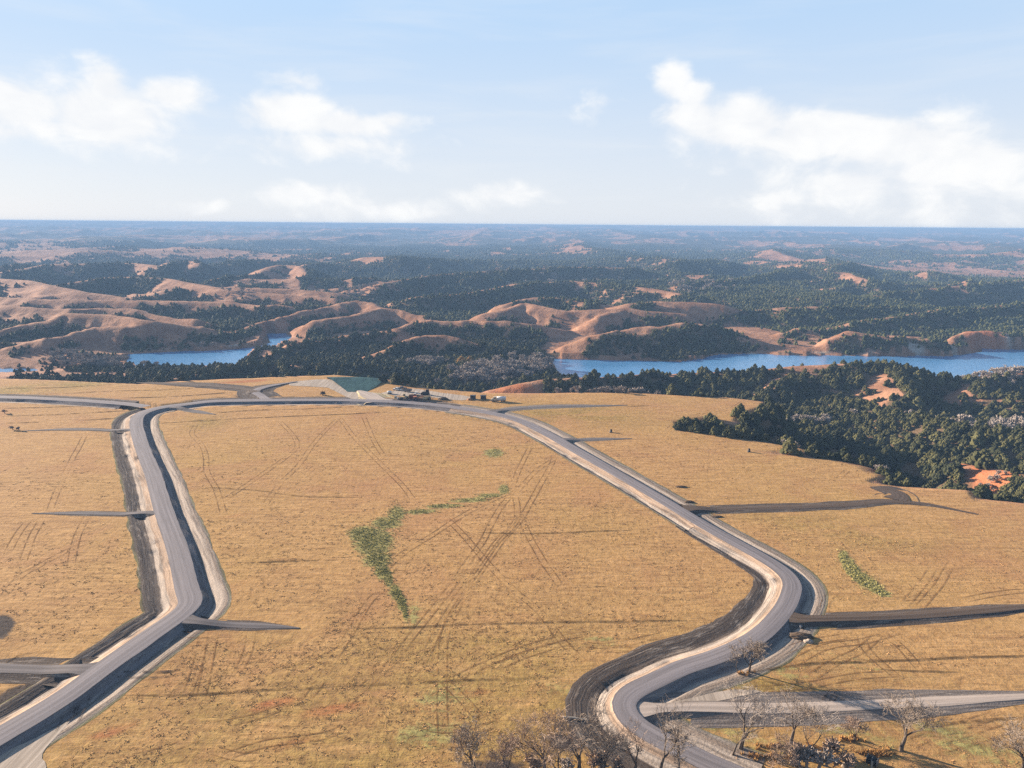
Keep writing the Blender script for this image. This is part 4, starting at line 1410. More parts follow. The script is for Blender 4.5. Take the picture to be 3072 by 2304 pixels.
# --- everything too many to count: instanced stuff
PROTO = bpy.data.collections.new('plant_library')      # not linked to the scene


def scatter_stuff(name, protos, x, y, z, scl, idx, label, rot=None):
    col = bpy.data.collections.new(name + '_kinds')
    for i, me in enumerate(protos):
        o = bpy.data.objects.new('kind_%02d' % i, me)
        col.objects.link(o)
    me = bpy.data.meshes.new(name)
    n = len(x)
    me.vertices.add(n)
    me.vertices.foreach_set('co', np.stack([x, y, z], 1).astype(np.float32).ravel())
    for an, typ, v in (('sz', 'FLOAT', scl), ('rz', 'FLOAT', RNG.uniform(0, 6.283, n) if rot is None else rot), ('pick', 'INT', idx)):
        a = me.attributes.new(an, typ, 'POINT')
        a.data.foreach_set('value', np.asarray(v, np.float32 if typ == 'FLOAT' else np.int32))
    ng = bpy.data.node_groups.new(name, 'GeometryNodeTree')
    ng.interface.new_socket('Geometry', in_out='INPUT', socket_type='NodeSocketGeometry')
    ng.interface.new_socket('Geometry', in_out='OUTPUT', socket_type='NodeSocketGeometry')
    N, L = ng.nodes, ng.links
    gi = N.new('NodeGroupInput'); go = N.new('NodeGroupOutput')
    ci = N.new('GeometryNodeCollectionInfo')
    ci.inputs['Collection'].default_value = col
    ci.inputs['Separate Children'].default_value = True
    ci.inputs['Reset Children'].default_value = True
    ip = N.new('GeometryNodeInstanceOnPoints')
    ip.inputs['Pick Instance'].default_value = True

    def na(nm, t):
        k = N.new('GeometryNodeInputNamedAttribute'); k.data_type = t
        k.inputs['Name'].default_value = nm
        return k.outputs['Attribute']
    cb = N.new('ShaderNodeCombineXYZ')
    L.new(na('rz', 'FLOAT'), cb.inputs[2])
    L.new(gi.outputs[0], ip.inputs['Points'])
    L.new(ci.outputs[0], ip.inputs['Instance'])
    L.new(na('pick', 'INT'), ip.inputs['Instance Index'])
    L.new(cb.outputs[0], ip.inputs['Rotation'])
    L.new(na('sz', 'FLOAT'), ip.inputs['Scale'])
    L.new(ip.outputs[0], go.inputs[0])
    o = add(name, me, kind='stuff', label=label)
    md = o.modifiers.new('scatter', 'NODES'); md.node_group = ng
    return o


rest = ~is_ind
dist = np.hypot(CXa, CYa)
farp = [cedar_far(300 + i) for i in range(6)]
idx = np.where(dist < 820, RNG.integers(0, 6, len(CXa)), RNG.integers(6, 12, len(CXa)))
scatter_stuff('cedar_woods', crowns + farp, CXa[rest], CYa[rest], CZa[rest] - .25, CHa[rest], idx[rest], 'dark cedar woods covering the hills and shaded slopes')

# --- bare grey thickets by the lake
thick = []
for i in range(4):
    w_, t_ = bare_tree(500 + i, 1.0, .6, 4, .9, .011, .12, 4)
    thick.append(tri_soup('thicket', np.concatenate([w_, t_]), MTWIGG))
tx, ty, ts = [], [], []
for (x, y, rx, ry, z, n, hm) in [(300, 1096, 70, 12, -32, 120, 6), (480, 1100, 80, 8, -33, 40, 6), (640, 1047, 50, 4, -33, 40, 5), (195, 1070, 40, 12, -28, 40, 6), (1270, 1085, 60, 5, -24, 60, 6), (1500, 1115, 90, 16, -28, 150, 7.5), (1440, 1130, 80, 16, -25, 130, 7),
                                (1600, 1100, 40, 14, -31, 60, 7.5), (2110, 1090, 50, 10, -26, 50, 7.5), (2160, 1085, 40, 8, -26, 30, 7.5), (2350, 1080, 60, 6, -12, 60, 5), (2760, 1090, 90, 6, -14, 60, 5), (2960, 1120, 60, 14, -18, 70, 6), (3030, 1130, 60, 12, -16, 40, 5),
                                (2760, 1250, 40, 6, -20, 50, 5), (2880, 1255, 60, 6, -20, 60, 5), (3020, 1255, 90, 10, -18, 110, 6.5), (2450, 1215, 60, 8, -14, 60, 4.5), (1900, 1190, 160, 4, -4, 80, 4), (1560, 1185, 100, 5, -8, 70, 4.5), (2350, 1350, 40, 4, -2, 20, 3.0), (2660, 1418, 40, 4, -2, 24, 3.5),
                                (1330, 1165, 70, 8, -8, 60, 5), (720, 880, 60, 4, -6, 20, 6), (2080, 870, 120, 8, -14, 60, 8), (1700, 830, 150, 10, -5, 60, 9), (1080, 880, 80, 12, -18, 50, 7), (2980, 1415, 50, 20, -10, 14, 3), (2330, 1060, 60, 6, -30, 30, 5)]:
    for _ in range(n):
        p = at(x + RNG.normal() * rx * .6, y + RNG.normal() * ry * .6, z)
        tx.append(p[0]); ty.append(p[1]); ts.append(hm * RNG.lognormal(0, .22))
tx, ty, ts = np.array(tx), np.array(ty), np.array(ts)
sdk = sample(SD, tx, ty); lkk = sample(np.minimum(LK, 500), tx, ty)
k = (sdk > 1) & (lkk > 2) & (sample(GZ, tx, ty) > LAKE_Z)
scatter_stuff('bare_thicket', thick, tx[k], ty[k], sample(GZ, tx[k], ty[k]) - .1, ts[k], RNG.integers(0, 4, k.sum()), 'pale grey leafless thickets along the lake shore and hollows')

# --- the yellow cottonwood by the lake
w_, t_ = bare_tree(601, 9.0, .55, 4, .8, .05, .14, 3)
for k_, (px, py, hh) in enumerate([(1385, 1098, 9.5), (1408, 1096, 8.5)]):
    p = at(px, py, -27.0)
    e = add('autumn_tree', None, loc=(p[0], p[1], float(sample(GZ, np.array([p[0]]), np.array([p[1]]))[0])),
            label=['golden leaved tree below the lake bluff, the left and taller of two', 'golden leaved tree below the lake bluff, the right and lower of two'][k_], category='tree', group='golden trees below the lake bluff')
    add('trunk', tri_soup('trunk', w_, MBARK), parent=e)
    c = cedar_crown(610 + k_, 200, r=.52, mat=MORANGE)
    add('crown', c, parent=e, loc=(0, 0, hh * .12), scale=hh)

# --- dry grass tufts on the near field, green weeds, reeds
def tuft(seed, mat, n=7, r=.5, h=1.0):
    g = np.random.default_rng(seed)
    tr = []
    for _ in range(n):
        a = g.uniform(0, 6.283); b0 = np.array([math.cos(a) * r * g.uniform(0, .7), math.sin(a) * r * g.uniform(0, .7), -.05])
        w = g.uniform(.12, .3) * r; d = g.uniform(0, 6.283)
        s = np.array([math.cos(d), math.sin(d), 0]) * w
        tip = b0 + np.array([g.normal() * .4 * r, g.normal() * .4 * r, h * g.uniform(.6, 1.1)])
        tr.append([b0 - s, b0 + s, tip])
    return tri_soup('tuft', tr, mat)


tf = [tuft(700 + i, MGRASS, 8, .9, .24) for i in range(4)]
gx, gy = [], []
for (a, b_, dn) in [(112, 180, 1.0), (180, 260, .42), (260, 360, .12)]:
    x, y = scatter(a, b_, int((b_ ** 2 - a ** 2) * .78 * dn), .78)
    gx.append(x); gy.append(y)
gx, gy = np.concatenate(gx), np.concatenate(gy)
cl_ = fbm(gx, gy * .8, 9, 4, 401)
rd, ridx, rs, _ = poly_dist(gx, gy, road_a[::3], np.arange(0, len(road_a), 3))
keep = (sample(SD, gx, gy) < -1) & (RNG.uniform(0, 1, len(gx)) < (.35 + .65 * sstep(cl_, .36, .62))) & (rd > np.where(ridx > iC0, 15.5, 12)) & (sample(dirt, gx, gy) < .35) & (sample(green, gx, gy) < .5)
rd2, _, _, _ = poly_dist(gx, gy, road_l)
keep &= rd2 > 11
for pts, w in (([(300, 2012), (160, 2010), (0, 2004), (-150, 1996)], 11), ([(2365, 1858), (2550, 1860), (2880, 1839), (3250, 1812)], 10), ([(1905, 2140), (2120, 2128), (2500, 2121), (3072, 2090), (3250, 2078)], 12), ([(2050, 1532), (2420, 1520), (2650, 1505), (2930, 1542)], 9),
               ([(478, 1543), (330, 1540), (96, 1540)], 7), ([(402, 1294), (64, 1293)], 8), ([(548, 1862), (700, 1874), (897, 1884)], 7), ([(1665, 1322), (1895, 1315)], 8), ([(2700, 1487), (2610, 1461)], 9), ([(768, 1178), (410, 1148)], 12), ([(20, 2290), (130, 2220)], 9)):
    d_, _, _, _ = poly_dist(gx, gy, px_path(pts, 4))
    keep &= d_ > w
gx, gy, cl_ = gx[keep], gy[keep], cl_[keep]
dd_ = np.hypot(gx, gy)
gs = (.30 + .55 * RNG.uniform(0, 1, len(gx)) ** 2) * (1 + dd_ / 700)
scatter_stuff('dry_grass', tf, gx, gy, sample(GZ, gx, gy), gs, RNG.integers(0, 4, len(gx)), 'dry golden grass tufts over the whole field')

wd = [tuft(720 + i, MWEED, 9, .7, 1.0) for i in range(4)]
wx_, wy_ = [], []
for (px, py, rx, ry) in GREENS:
    n = int(rx * ry * .34)
    for _ in range(n):
        p = at(px + RNG.normal() * rx * .55, py + RNG.normal() * ry * .55)
        wx_.append(p[0]); wy_.append(p[1])
wx_, wy_ = np.array(wx_), np.array(wy_)
scatter_stuff('green_weeds', wd, wx_, wy_, sample(GZ, wx_, wy_), RNG.uniform(.2, .45, len(wx_)), RNG.integers(0, 4, len(wx_)), 'green weeds and reeds in the wet hollows of the field')

ru = [tuft(740 + i, MRUST, 12, .7, 1.0) for i in range(3)]
rx_, ry_ = [], []
for (px, py, a, b_, n) in [(2630, 2262, 40, 8, 90), (2290, 2272, 80, 10, 50), (2420, 2246, 60, 12, 20), (2545, 2218, 30, 6, 25), (2300, 2240, 50, 8, 20), (2225, 2022, 40, 5, 14)]:
    for _ in range(n):
        p = at(px + RNG.normal() * a * .6, py + RNG.normal() * b_ * .6)
        rx_.append(p[0]); ry_.append(p[1])
rx_, ry_ = np.array(rx_), np.array(ry_)
scatter_stuff('rusty_grass', ru, rx_, ry_, sample(GZ, rx_, ry_), RNG.uniform(.4, .95, len(rx_)), RNG.integers(0, 3, len(rx_)), 'tall rusty grass under the bare trees at the lower right')

# --- bare trees along the bottom edge
TREES = [  # base px, height m, spread, forks, density, reddish, label
    (2247, 2016, 9.6, .50, 4, 1.0, 0, 'lone bare tree on the green strip inside the lower bend', 31),
    (2212, 2019, 6.0, .30, 2, .8, 0, 'thin bare sapling just left of the lone tree at the lower bend', 32),
    (2221, 2246, 16.5, .52, 3, 1.0, 2, 'tall pale forked bare tree right of the road at the bottom', 33),
    (2198, 2264, 9.5, .45, 2, .8, 0, 'dark short trunked bare tree leaning beside the tall forked one', 34),
    (2373, 2232, 11.5, .62, 3, 1.0, 0, 'wide dark bare tree below the pale dirt road, second tall one from the left', 35),
    (2436, 2284, 12.5, .50, 2, 1.0, 2, 'pale slender bare tree behind the thorny thicket', 36),
    (2563, 2225, 6.4, .42, 4, 1.0, 1, 'small reddish bare tree in front of the dirt road', 37),
    (2703, 2252, 13.2, .55, 4, 1.15, 0, 'broad bare tree with orange grass at its foot', 38),
    (3062, 2322, 12.5, .60, 3, 1.0, 0, 'bare tree cut by the right edge of the picture', 39),
    (1426, 2318, 10.8, .55, 4, 1.0, 0, 'leftmost bare tree at the bottom edge', 40),
    (1634, 2322, 13.8, .55, 4, 1.15, 1, 'broad reddish bare tree at the bottom left of the double bend', 41),
    (1735, 2324, 14.4, .55, 3, 1.1, 0, 'dark bare tree with a thick trunk left of the road at the bottom', 42),
    (1905, 2330, 14.4, .40, 3, .9, 1, 'bare tree with twin upright stems in front of the road', 43),
    (1978, 2330, 17.0, .34, 2, .9, 0, 'tallest slim bare tree standing over the road', 44),
    (2035, 2326, 11.8, .45, 3, 1.0, 0, 'low dark bare tree on the right edge of the road', 45),
    (1530, 2345, 10.5, .50, 4, 1.1, 1, 'bushy bare tree between the leftmost one and the broad reddish one', 46),
    (1690, 2340, 13.0, .50, 3, 1.1, 1, 'bare tree crowded between the reddish one and the thick trunk', 47),
    (1815, 2345, 11.5, .55, 4, 1.1, 0, 'spreading bare tree on the bank left of the twin stems', 48),
    (2335, 2290, 8.0, .55, 4, 1.0, 1, 'low reddish bare tree rising from the left of the thicket', 49)]
for (px, py, h, sp, fk, dn, tone, lab, sd) in TREES:
    w_, t_ = bare_tree(sd, h, sp + .08, fk, dn * .92, 0.019 if h > 8 else .016, .17 if fk > 2 else .22)
    p = at(px, py)
    e = add('bare_tree', None, loc=(p[0], p[1], float(g_mesa(p[0], p[1])) - .1), rotz=0, label=lab, category='tree', group='bare trees along the bottom')
    add('trunk', tri_soup('trunk', w_, MBARK), parent=e)
    add('crown', tri_soup('crown', t_, [MTWIG, MTWIGR, MTWIGG][tone]), parent=e)

# thorny bushes between the bottom trees
bush = []
for i in range(3):
    w_, t_ = bare_tree(560 + i, 1.0, .75, 6, 1.0, .006, .06, 4)
    bush.append((tri_soup('stems', w_, MTWIG), tri_soup('twigs', t_, [MTWIGR, MTWIGG, MTWIGR][i])))
for q, (px, py, h, lab) in enumerate([
        (2375, 2290, 4.6, 'tangled reddish thorn bush left of the pale slender tree'), (2420, 2304, 4.2, 'low thorn bush at the bottom edge under the pale slender tree'), (2490, 2280, 4.8, 'round reddish thorn bush right of the pale slender tree'),
        (2530, 2300, 4.0, 'thorn bush at the bottom edge just left of the black drum'), (2455, 2310, 4.5, 'middle thorn bush of the thicket at the bottom edge'), (1590, 2318, 4.0, 'low brush left of the broad reddish tree'), (1800, 2312, 4.5, 'brush between the thick trunk and the road'),
        (1690, 2316, 3.6, 'brush between the reddish tree and the thick trunk'), (1850, 2322, 3.5, 'brush on the left shoulder of the road at the bottom'), (14, 1240, 2.4, 'small dead shrub at the left edge near the top road'), (38, 1288, 2.2, 'left of two dead twigs at the end of the far stub'), (57, 1290, 2.0, 'right of two dead twigs at the end of the far stub')]):
    p = at(px, py)
    st, tw = bush[q % 3]
    e = add('thorn_bush', None, loc=(p[0], p[1], float(g_mesa(p[0], p[1])) - .05), rotz=q * 1.7, scale=h, label=lab, category='bush', group='bare bushes')
    add('stems', st, parent=e); add('twigs', tw, parent=e)


# ------------------------------------------------------------------ machines and small things
def bm_box(bm, x0, x1, y0, y1, z0, z1, taper=0.0, bev=0.0):
    r = bmesh.ops.create_cube(bm, size=1.0)
    vs = r['verts']
    for v in vs:
        t = taper if v.co.z > 0 else 0
        v.co = Vector(((x0 + x1) / 2 + v.co.x * (x1 - x0) * (1 - t), (y0 + y1) / 2 + v.co.y * (y1 - y0) * (1 - t), (z0 + z1) / 2 + v.co.z * (z1 - z0)))
    if bev:
        es = list({e for v in vs for e in v.link_edges})
        bmesh.ops.bevel(bm, geom=es, offset=bev, segments=2, affect='EDGES')


def bm_cyl(bm, c, r, L, axis='Y', n=20, r2=None):
    res = bmesh.ops.create_cone(bm, segments=n, radius1=r, radius2=r if r2 is None else r2, depth=L, cap_ends=True)
    rot = {'Y': Matrix.Rotation(math.pi / 2, 4, 'X'), 'X': Matrix.Rotation(math.pi / 2, 4, 'Y'), 'Z': Matrix.Identity(4)}[axis]
    bmesh.ops.transform(bm, matrix=Matrix.Translation(c) @ rot, verts=res['verts'])


def part(name, parent, mat, fn, smooth=False, **kw):
    bm = bmesh.new(); fn(bm)
    me = bpy.data.meshes.new(name); bm.to_mesh(me); bm.free()
    if smooth:
        for p_ in me.polygons:
            p_.use_smooth = len(p_.vertices) == 4
    me.materials.append(mat)
    return add(name, me, parent=parent, **kw)


WHITE = plain('white_paint', (.80, .80, .80), .35, .4)
CREAM = plain('cream_paint', (.66, .56, .42), .45, .4)
ORNG = plain('orange_paint', (.50, .19, .09), .5, .35)
YELL = plain('pale_yellow_paint', (.60, .46, .27), .5, .35)
BLACK = plain('black_rubber', (.018, .018, .020), .8, .2)
GLASS = plain('dark_glass', (.02, .025, .03), .1, .6, 0, .1)
STEEL = plain('grey_steel', (.22, .22, .23), .5, .4, .5)
DKST = plain('dark_steel', (.035, .035, .04), .55, .4, .2)
RUST = plain('rusty_metal', (.22, .085, .05), .8, .2)
WOOD = plain('weathered_wood', (.42, .38, .33), .9, .1)
SOILM = plain('soil_heap', (.12, .085, .06), .95, .05, 0, .6, .8)
PSOIL = plain('pale_soil_heap', (.46, .38, .31), .95, .05, 0, .6, .8)


def put(name, px, py, rotz, label, cat, group=None, z=0.0, scale=None):
    p = at(px, py)
    return add(name, None, loc=(p[0], p[1], float(sample(GZ, np.array([p[0]]), np.array([p[1]]))[0]) + z), rotz=rotz, label=label, category=cat, group=group, scale=scale)


def wheel(parent, x, y, r, w=.35, label=None):
    wh = part('wheel', parent, BLACK, lambda b: bm_cyl(b, (x, y, r), r, w, 'Y'), True)
    part('hub', wh, STEEL, lambda b: bm_cyl(b, (x, y + (.03 if y > 0 else -.03), r), r * .5, w, 'Y', 12))


# water truck, nose to the left
t = put('water_truck', 1496, 1203, math.pi + .06, 'cream cabbed tank truck with a white water tank parked behind the field edge', 'truck')
part('chassis', t, DKST, lambda b: bm_box(b, -4.4, 4.2, -.5, .5, .62, .92))
part('tank', t, WHITE, lambda b: (bm_cyl(b, (-1.55, 0, 2.05), 1.12, 5.5, 'X', 24), bm_box(b, -4.3, 1.2, -.8, .8, .95, 1.3)), True)
part('tank_rib', t, WHITE, lambda b: [bm_cyl(b, (x, 0, 2.05), 1.16, .12, 'X', 24) for x in (-3.4, -1.5, .3)], True)
cab = part('cab', t, CREAM, lambda b: (bm_box(b, 1.55, 3.2, -1.15, 1.15, .95, 2.95, .10, .12),))
part('hood', t, CREAM, lambda b: bm_box(b, 3.15, 4.6, -.85, .85, .85, 1.95, .08, .15))
part('windshield', cab, GLASS, lambda b: bm_box(b, 3.10, 3.22, -.92, .92, 1.95, 2.70))
for s in (-1, 1):
    part('side_window', cab, GLASS, lambda b: bm_box(b, 1.9, 2.9, s * 1.08 - .04, s * 1.08 + .04, 2.0, 2.65))
    part('fender', t, CREAM, lambda b: bm_box(b, 3.0, 4.4, s * 1.0 - .22, s * 1.0 + .22, .95, 1.3, .1, .08))
    for x in (3.65, -1.9, -3.2):
        wheel(t, x, s * 1.02, .52, .34)
part('bumper', t, STEEL, lambda b: bm_box(b, 4.6, 4.78, -1.1, 1.1, .5, .85))
part('exhaust_stack', t, STEEL, lambda b: bm_cyl(b, (1.42, .95, 2.3), .09, 2.4, 'Z', 10))


def pickup(px, py, rz, paint, label):
    t = put('pickup_truck', px, py, rz, label, 'pickup truck', 'parked work trucks')
    part('body', t, paint, lambda b: bm_box(b, -2.8, 2.8, -.95, .95, .5, 1.08, .03, .1))
    cb = part('cab', t, paint, lambda b: bm_box(b, -.6, 1.35, -.88, .88, 1.05, 1.85, .16, .1))
    part('windshield', cb, GLASS, lambda b: bm_box(b, 1.18, 1.36, -.72, .72, 1.15, 1.68))
    part('bed', t, DKST, lambda b: bm_box(b, -2.65, -.75, -.78, .78, 1.05, 1.12))
    for s in (-1, 1):
        part('side_window', cb, GLASS, lambda b: bm_box(b, -.35, 1.05, s * .82 - .04, s * .82 + .04, 1.18, 1.66))
        part('headlight', t, WHITE, lambda b: bm_box(b, 2.78, 2.84, s * .68 - .18, s * .68 + .18, .8, 1.0))
        for x in (-1.75, 1.8):
            wheel(t, x, s * .86, .4, .26)
    return t


pickup(1192, 1170.5, math.pi - .25, WHITE, 'white pickup truck nearest the green slope, hitched to a grey trailer')
pickup(1207, 1167, math.pi - .1, STEEL, 'silver pickup truck parked behind the white one')
t = put('dump_trailer', 1222, 1175, math.pi - .35, 'grey open dump trailer behind the white pickup', 'trailer')
part('box', t, STEEL, lambda b: (bm_box(b, -2.8, 2.6, -1.1, 1.1, .8, 1.05), bm_box(b, -2.8, 2.6, -1.15, -1.05, 1.05, 2.0), bm_box(b, -2.8, 2.6, 1.05, 1.15, 1.05, 2.0), bm_box(b, -2.85, -2.75, -1.1, 1.1, 1.05, 2.0)))
part('drawbar', t, DKST, lambda b: bm_box(b, 2.6, 4.4, -.12, .12, .6, .8))
for s in (-1, 1):
    for x in (-.9, .3):
        wheel(t, x, s * 1.25, .42, .26)

t = put('bulldozer', 1279, 1184, math.pi - .2, 'black bulldozer with a cab and raised stack behind the orange machine', 'bulldozer')
for s in (-1, 1):
    part('track', t, BLACK, lambda b: bm_box(b, -2.2, 2.2, s * 1.1 - .3, s * 1.1 + .3, 0, 1.05, .12, .3))
part('hull', t, DKST, lambda b: bm_box(b, -1.9, 2.2, -.8, .8, .7, 2.0, .05, .1))
cb = part('cab', t, DKST, lambda b: bm_box(b, -1.6, .2, -.8, .8, 2.0, 3.5, .08, .08))
part('window', cb, GLASS, lambda b: bm_box(b, -1.3, .0, -.82, .82, 2.4, 3.2))
part('blade', t, DKST, lambda b: bm_box(b, 2.75, 2.95, -1.9, 1.9, .15, 1.5))
part('push_arm', t, DKST, lambda b: [bm_box(b, .5, 2.8, s * 1.5 - .1, s * 1.5 + .1, .5, .75) for s in (-1, 1)])
part('exhaust_stack', t, DKST, lambda b: bm_cyl(b, (1.2, .3, 2.6), .1, 1.4, 'Z', 10))

t = put('wheel_loader', 1212, 1197, math.pi + .2, 'cream wheel loader left of the orange machine in the yard', 'loader')
part('body', t, YELL, lambda b: bm_box(b, -3.0, -.2, -.9, .9, .9, 2.1, .06, .12))
part('front_frame', t, YELL, lambda b: bm_box(b, -.2, 1.8, -.6, .6, .8, 1.6, .06, .08))
cb = part('cab', t, YELL, lambda b: bm_box(b, -.9, .6, -.75, .75, 2.05, 3.4, .08, .08))
part('window', cb, GLASS, lambda b: bm_box(b, -.7, .55, -.77, .77, 2.4, 3.1))
part('lift_arm', t, YELL, lambda b: [bm_box(b, .4, 3.3, s * .7 - .12, s * .7 + .12, 1.2, 1.6) for s in (-1, 1)])
part('bucket', t, STEEL, lambda b: bm_box(b, 3.1, 4.2, -1.4, 1.4, .3, 1.3, .25, .05))
for s in (-1, 1):
    for x in (-2.0, 1.4):
        wheel(t, x, s * 1.05, .75, .55)

t = put('scraper', 1262, 1199, math.pi + .1, 'orange earthmoving scraper with a tall cab in the middle of the yard', 'scraper')
part('tractor_body', t, ORNG, lambda b: bm_box(b, 1.0, 4.6, -1.1, 1.1, .9, 2.2, .06, .12))
cb = part('cab', t, YELL, lambda b: bm_box(b, 1.0, 2.4, -.7, .7, 2.15, 3.5, .08, .08))
part('window', cb, GLASS, lambda b: bm_box(b, 1.15, 2.42, -.72, .72, 2.5, 3.2))
part('gooseneck', t, ORNG, lambda b: bm_box(b, -1.6, 1.1, -.35, .35, 1.9, 2.5, .04, .1))
part('bowl', t, YELL, lambda b: (bm_box(b, -6.0, -1.4, -1.4, -1.2, .6, 2.3), bm_box(b, -6.0, -1.4, 1.2, 1.4, .6, 2.3), bm_box(b, -6.0, -1.4, -1.2, 1.2, .5, .75), bm_box(b, -6.2, -6.0, -1.4, 1.4, .6, 2.2)))
for s in (-1, 1):
    for x in (2.9, -5.2):
        wheel(t, x, s * 1.35, .95, .6)

t = put('steel_container', 1240, 1195, math.pi + .05, 'rusty red open container between the loader and the orange machine', 'container')
part('walls', t, RUST, lambda b: (bm_box(b, -2.6, 2.6, -1.2, -1.1, .15, 2.2), bm_box(b, -2.6, 2.6, 1.1, 1.2, .15, 2.2), bm_box(b, -2.6, -2.5, -1.1, 1.1, .15, 2.2), bm_box(b, 2.5, 2.6, -1.1, 1.1, .15, 2.2), bm_box(b, -2.5, 2.5, -1.1, 1.1, .12, .25)))
part('rib', t, RUST, lambda b: [bm_box(b, x - .06, x + .06, s * 1.24 - .05, s * 1.24 + .05, .15, 2.15) for x in (-1.6, -.5, .6, 1.7) for s in (-1, 1)])
part('top_rail', t, RUST, lambda b: [bm_box(b, -2.65, 2.65, s * 1.2 - .08, s * 1.2 + .08, 2.2, 2.32) for s in (-1, 1)])

t = put('utility_vehicle', 1249, 1184, math.pi + .1, 'small white utility vehicle in front of the black bulldozer', 'utility vehicle')
part('body', t, WHITE, lambda b: bm_box(b, -1.6, 1.6, -.75, .75, .4, .95, .08, .08))
part('roof', t, WHITE, lambda b: bm_box(b, -.7, .9, -.7, .7, 1.8, 1.88))
part('roll_cage', t, DKST, lambda b: [bm_box(b, x - .04, x + .04, s * .65 - .04, s * .65 + .04, .9, 1.82) for x in (-.6, .8) for s in (-1, 1)])
part('seat', t, BLACK, lambda b: bm_box(b, -.5, .1, -.6, .6, .95, 1.35))
for s in (-1, 1):
    for x in (-1.1, 1.1):
        wheel(t, x, s * .75, .33, .24)

t = put('fuel_tank', 1168, 1181, .3, 'small white fuel tank on skids beside the pale ramp', 'fuel tank')
part('tank', t, WHITE, lambda b: bm_cyl(b, (0, 0, 1.15), .75, 2.6, 'X', 18), True)
part('skid', t, DKST, lambda b: [bm_box(b, -1.4, 1.4, s * .5 - .08, s * .5 + .08, 0, .45) for s in (-1, 1)])
part('fill_cap', t, STEEL, lambda b: bm_cyl(b, (.3, 0, 1.95), .16, .18, 'Z', 12))
t = put('generator', 1187, 1194, .2, 'small cream generator box left of the wheel loader', 'generator')
part('housing', t, CREAM, lambda b: bm_box(b, -.9, .9, -.55, .55, .35, 1.45, .03, .06))
part('skid', t, DKST, lambda b: bm_box(b, -1.0, 1.0, -.6, .6, 0, .33))
part('exhaust', t, DKST, lambda b: bm_cyl(b, (-.5, 0, 1.65), .07, .45, 'Z', 8))
for k_, (px, lab) in enumerate([(1419, 'left of two dark steel boxes left of the tank truck'), (1450, 'right of two dark steel boxes, next to the tank truck')]):
    t = put('dark_container', px, 1196, .05, lab, 'container', 'dark steel boxes by the trees')
    part('box', t, DKST, lambda b: bm_box(b, -1.7, 1.7, -1.2, 1.2, .2, 2.3, .02, .04))
    part('rail', t, STEEL, lambda b: [bm_box(b, -1.75, 1.75, s * 1.05 - .1, s * 1.05 + .1, 0, .2) for s in (-1, 1)])
    part('lid', t, DKST, lambda b: bm_box(b, -1.8, 1.8, -1.28, 1.28, 2.3, 2.42))


def heap(name, px, py, rx, ry, h, mat, label, cat, seed):
    g = np.random.default_rng(seed)
    bm = bmesh.new()
    bmesh.ops.create_icosphere(bm, subdivisions=4, radius=1.0)
    for v in bm.verts:
        c = v.co
        n = float(fbm(np.array([c.x * 2 + seed]), np.array([c.y * 2 + c.z]), .5, 4, seed)[0])
        f = .7 + .6 * n
        v.co = Vector((c.x * rx * f, c.y * ry * f, max(c.z, -.15) ** 1 * h * f))
    me = bpy.data.meshes.new(name); bm.to_mesh(me); bm.free()
    me.materials.append(mat)
    for p_ in me.polygons:
        p_.use_smooth = True
    p = at(px, py)
    return add(name, me, loc=(p[0], p[1], float(sample(GZ, np.array([p[0]]), np.array([p[1]]))[0]) + .05), label=label, category=cat)


heap('soil_heap', 2402, 1910, 3.2, 1.7, .9, SOILM, 'lumpy soil heap in the corner of the lower right junction', 'soil heap', 3)
heap('soil_heap', 2425, 1925, 1.3, .9, .5, PSOIL, 'small pale clod in front of the lumpy soil heap', 'soil heap', 4)
heap('soil_heap', 1330, 1198, 3.2, 1.8, 1.3, SOILM, 'dark soil heap right of the orange machine', 'soil heap', 5)
heap('soil_heap', 1409, 1199, 1.6, 1.2, 1.1, plain('reddish_soil', (.42, .22, .12), .95, .05), 'small reddish soil heap left of the dark steel boxes', 'soil heap', 6)
heap('soil_heap', 1385, 1219, 8, 1.6, 1.0, SOILM, 'long dark windrow of soil behind the gravel road', 'soil heap', 7)
heap('soil_heap', 2068, 1507, 1.9, 1.0, .6, SOILM, 'small dark soil heap above the start of the dark soil track', 'soil heap', 8)
heap('soil_heap', 2150, 1550, 2.2, 1.0, .35, SOILM, 'low dark soil heap below the start of the dark soil track', 'soil heap', 9)
heap('soil_heap', 2043, 1461, 2.4, .8, .5, SOILM, 'flat dark clod lying alone in the right field', 'soil heap', 10)

# brush pile near the top road
w_, t_ = bare_tree(801, 3.0, .9, 6, 1.0, .05, .05, 3)
t = put('brush_pile', 968, 1186, .4, 'dark pile of cut brush below the pale scraped ground', 'brush pile')
add('branches', tri_soup('branches', w_, MBARK), parent=t)
add('twigs', tri_soup('twigs', t_ * np.array([1, 1, .5]), DKST), parent=t)
# fallen log and stumps
t = put('fallen_log', 1742, 2164, -.12, 'bleached fallen log on the dark soil inside the double bend', 'log')
lg = []
for (a, b_, r1, r2) in [((-4, 0, .35), (-1.5, .1, .4), .24, .22), ((-1.5, .1, .4), (1.5, -.1, .35), .22, .17), ((1.5, -.1, .35), (4, .1, .3), .17, .07)]:
    tube(lg, np.array(a), np.array(b_), r1, r2, 8)
add('stem', tri_soup('stem', lg, WOOD), parent=t)
lg = []
for (a, b_) in [((-3.4, 0, .4), (-4.0, .7, 1.4)), ((-3.2, 0, .4), (-3.1, -.8, 1.7)), ((-3.8, 0, .35), (-4.9, .1, .9)), ((.5, 0, .35), (1.3, .8, .7))]:
    tube(lg, np.array(a), np.array(b_), .11, .04, 6)
add('branch_stub', tri_soup('branch_stub', lg, WOOD), parent=t)
t = put('tree_stump', 1833, 1296, 0, 'small dark stump alone in the field above the short gravel stub', 'stump')
lg = []
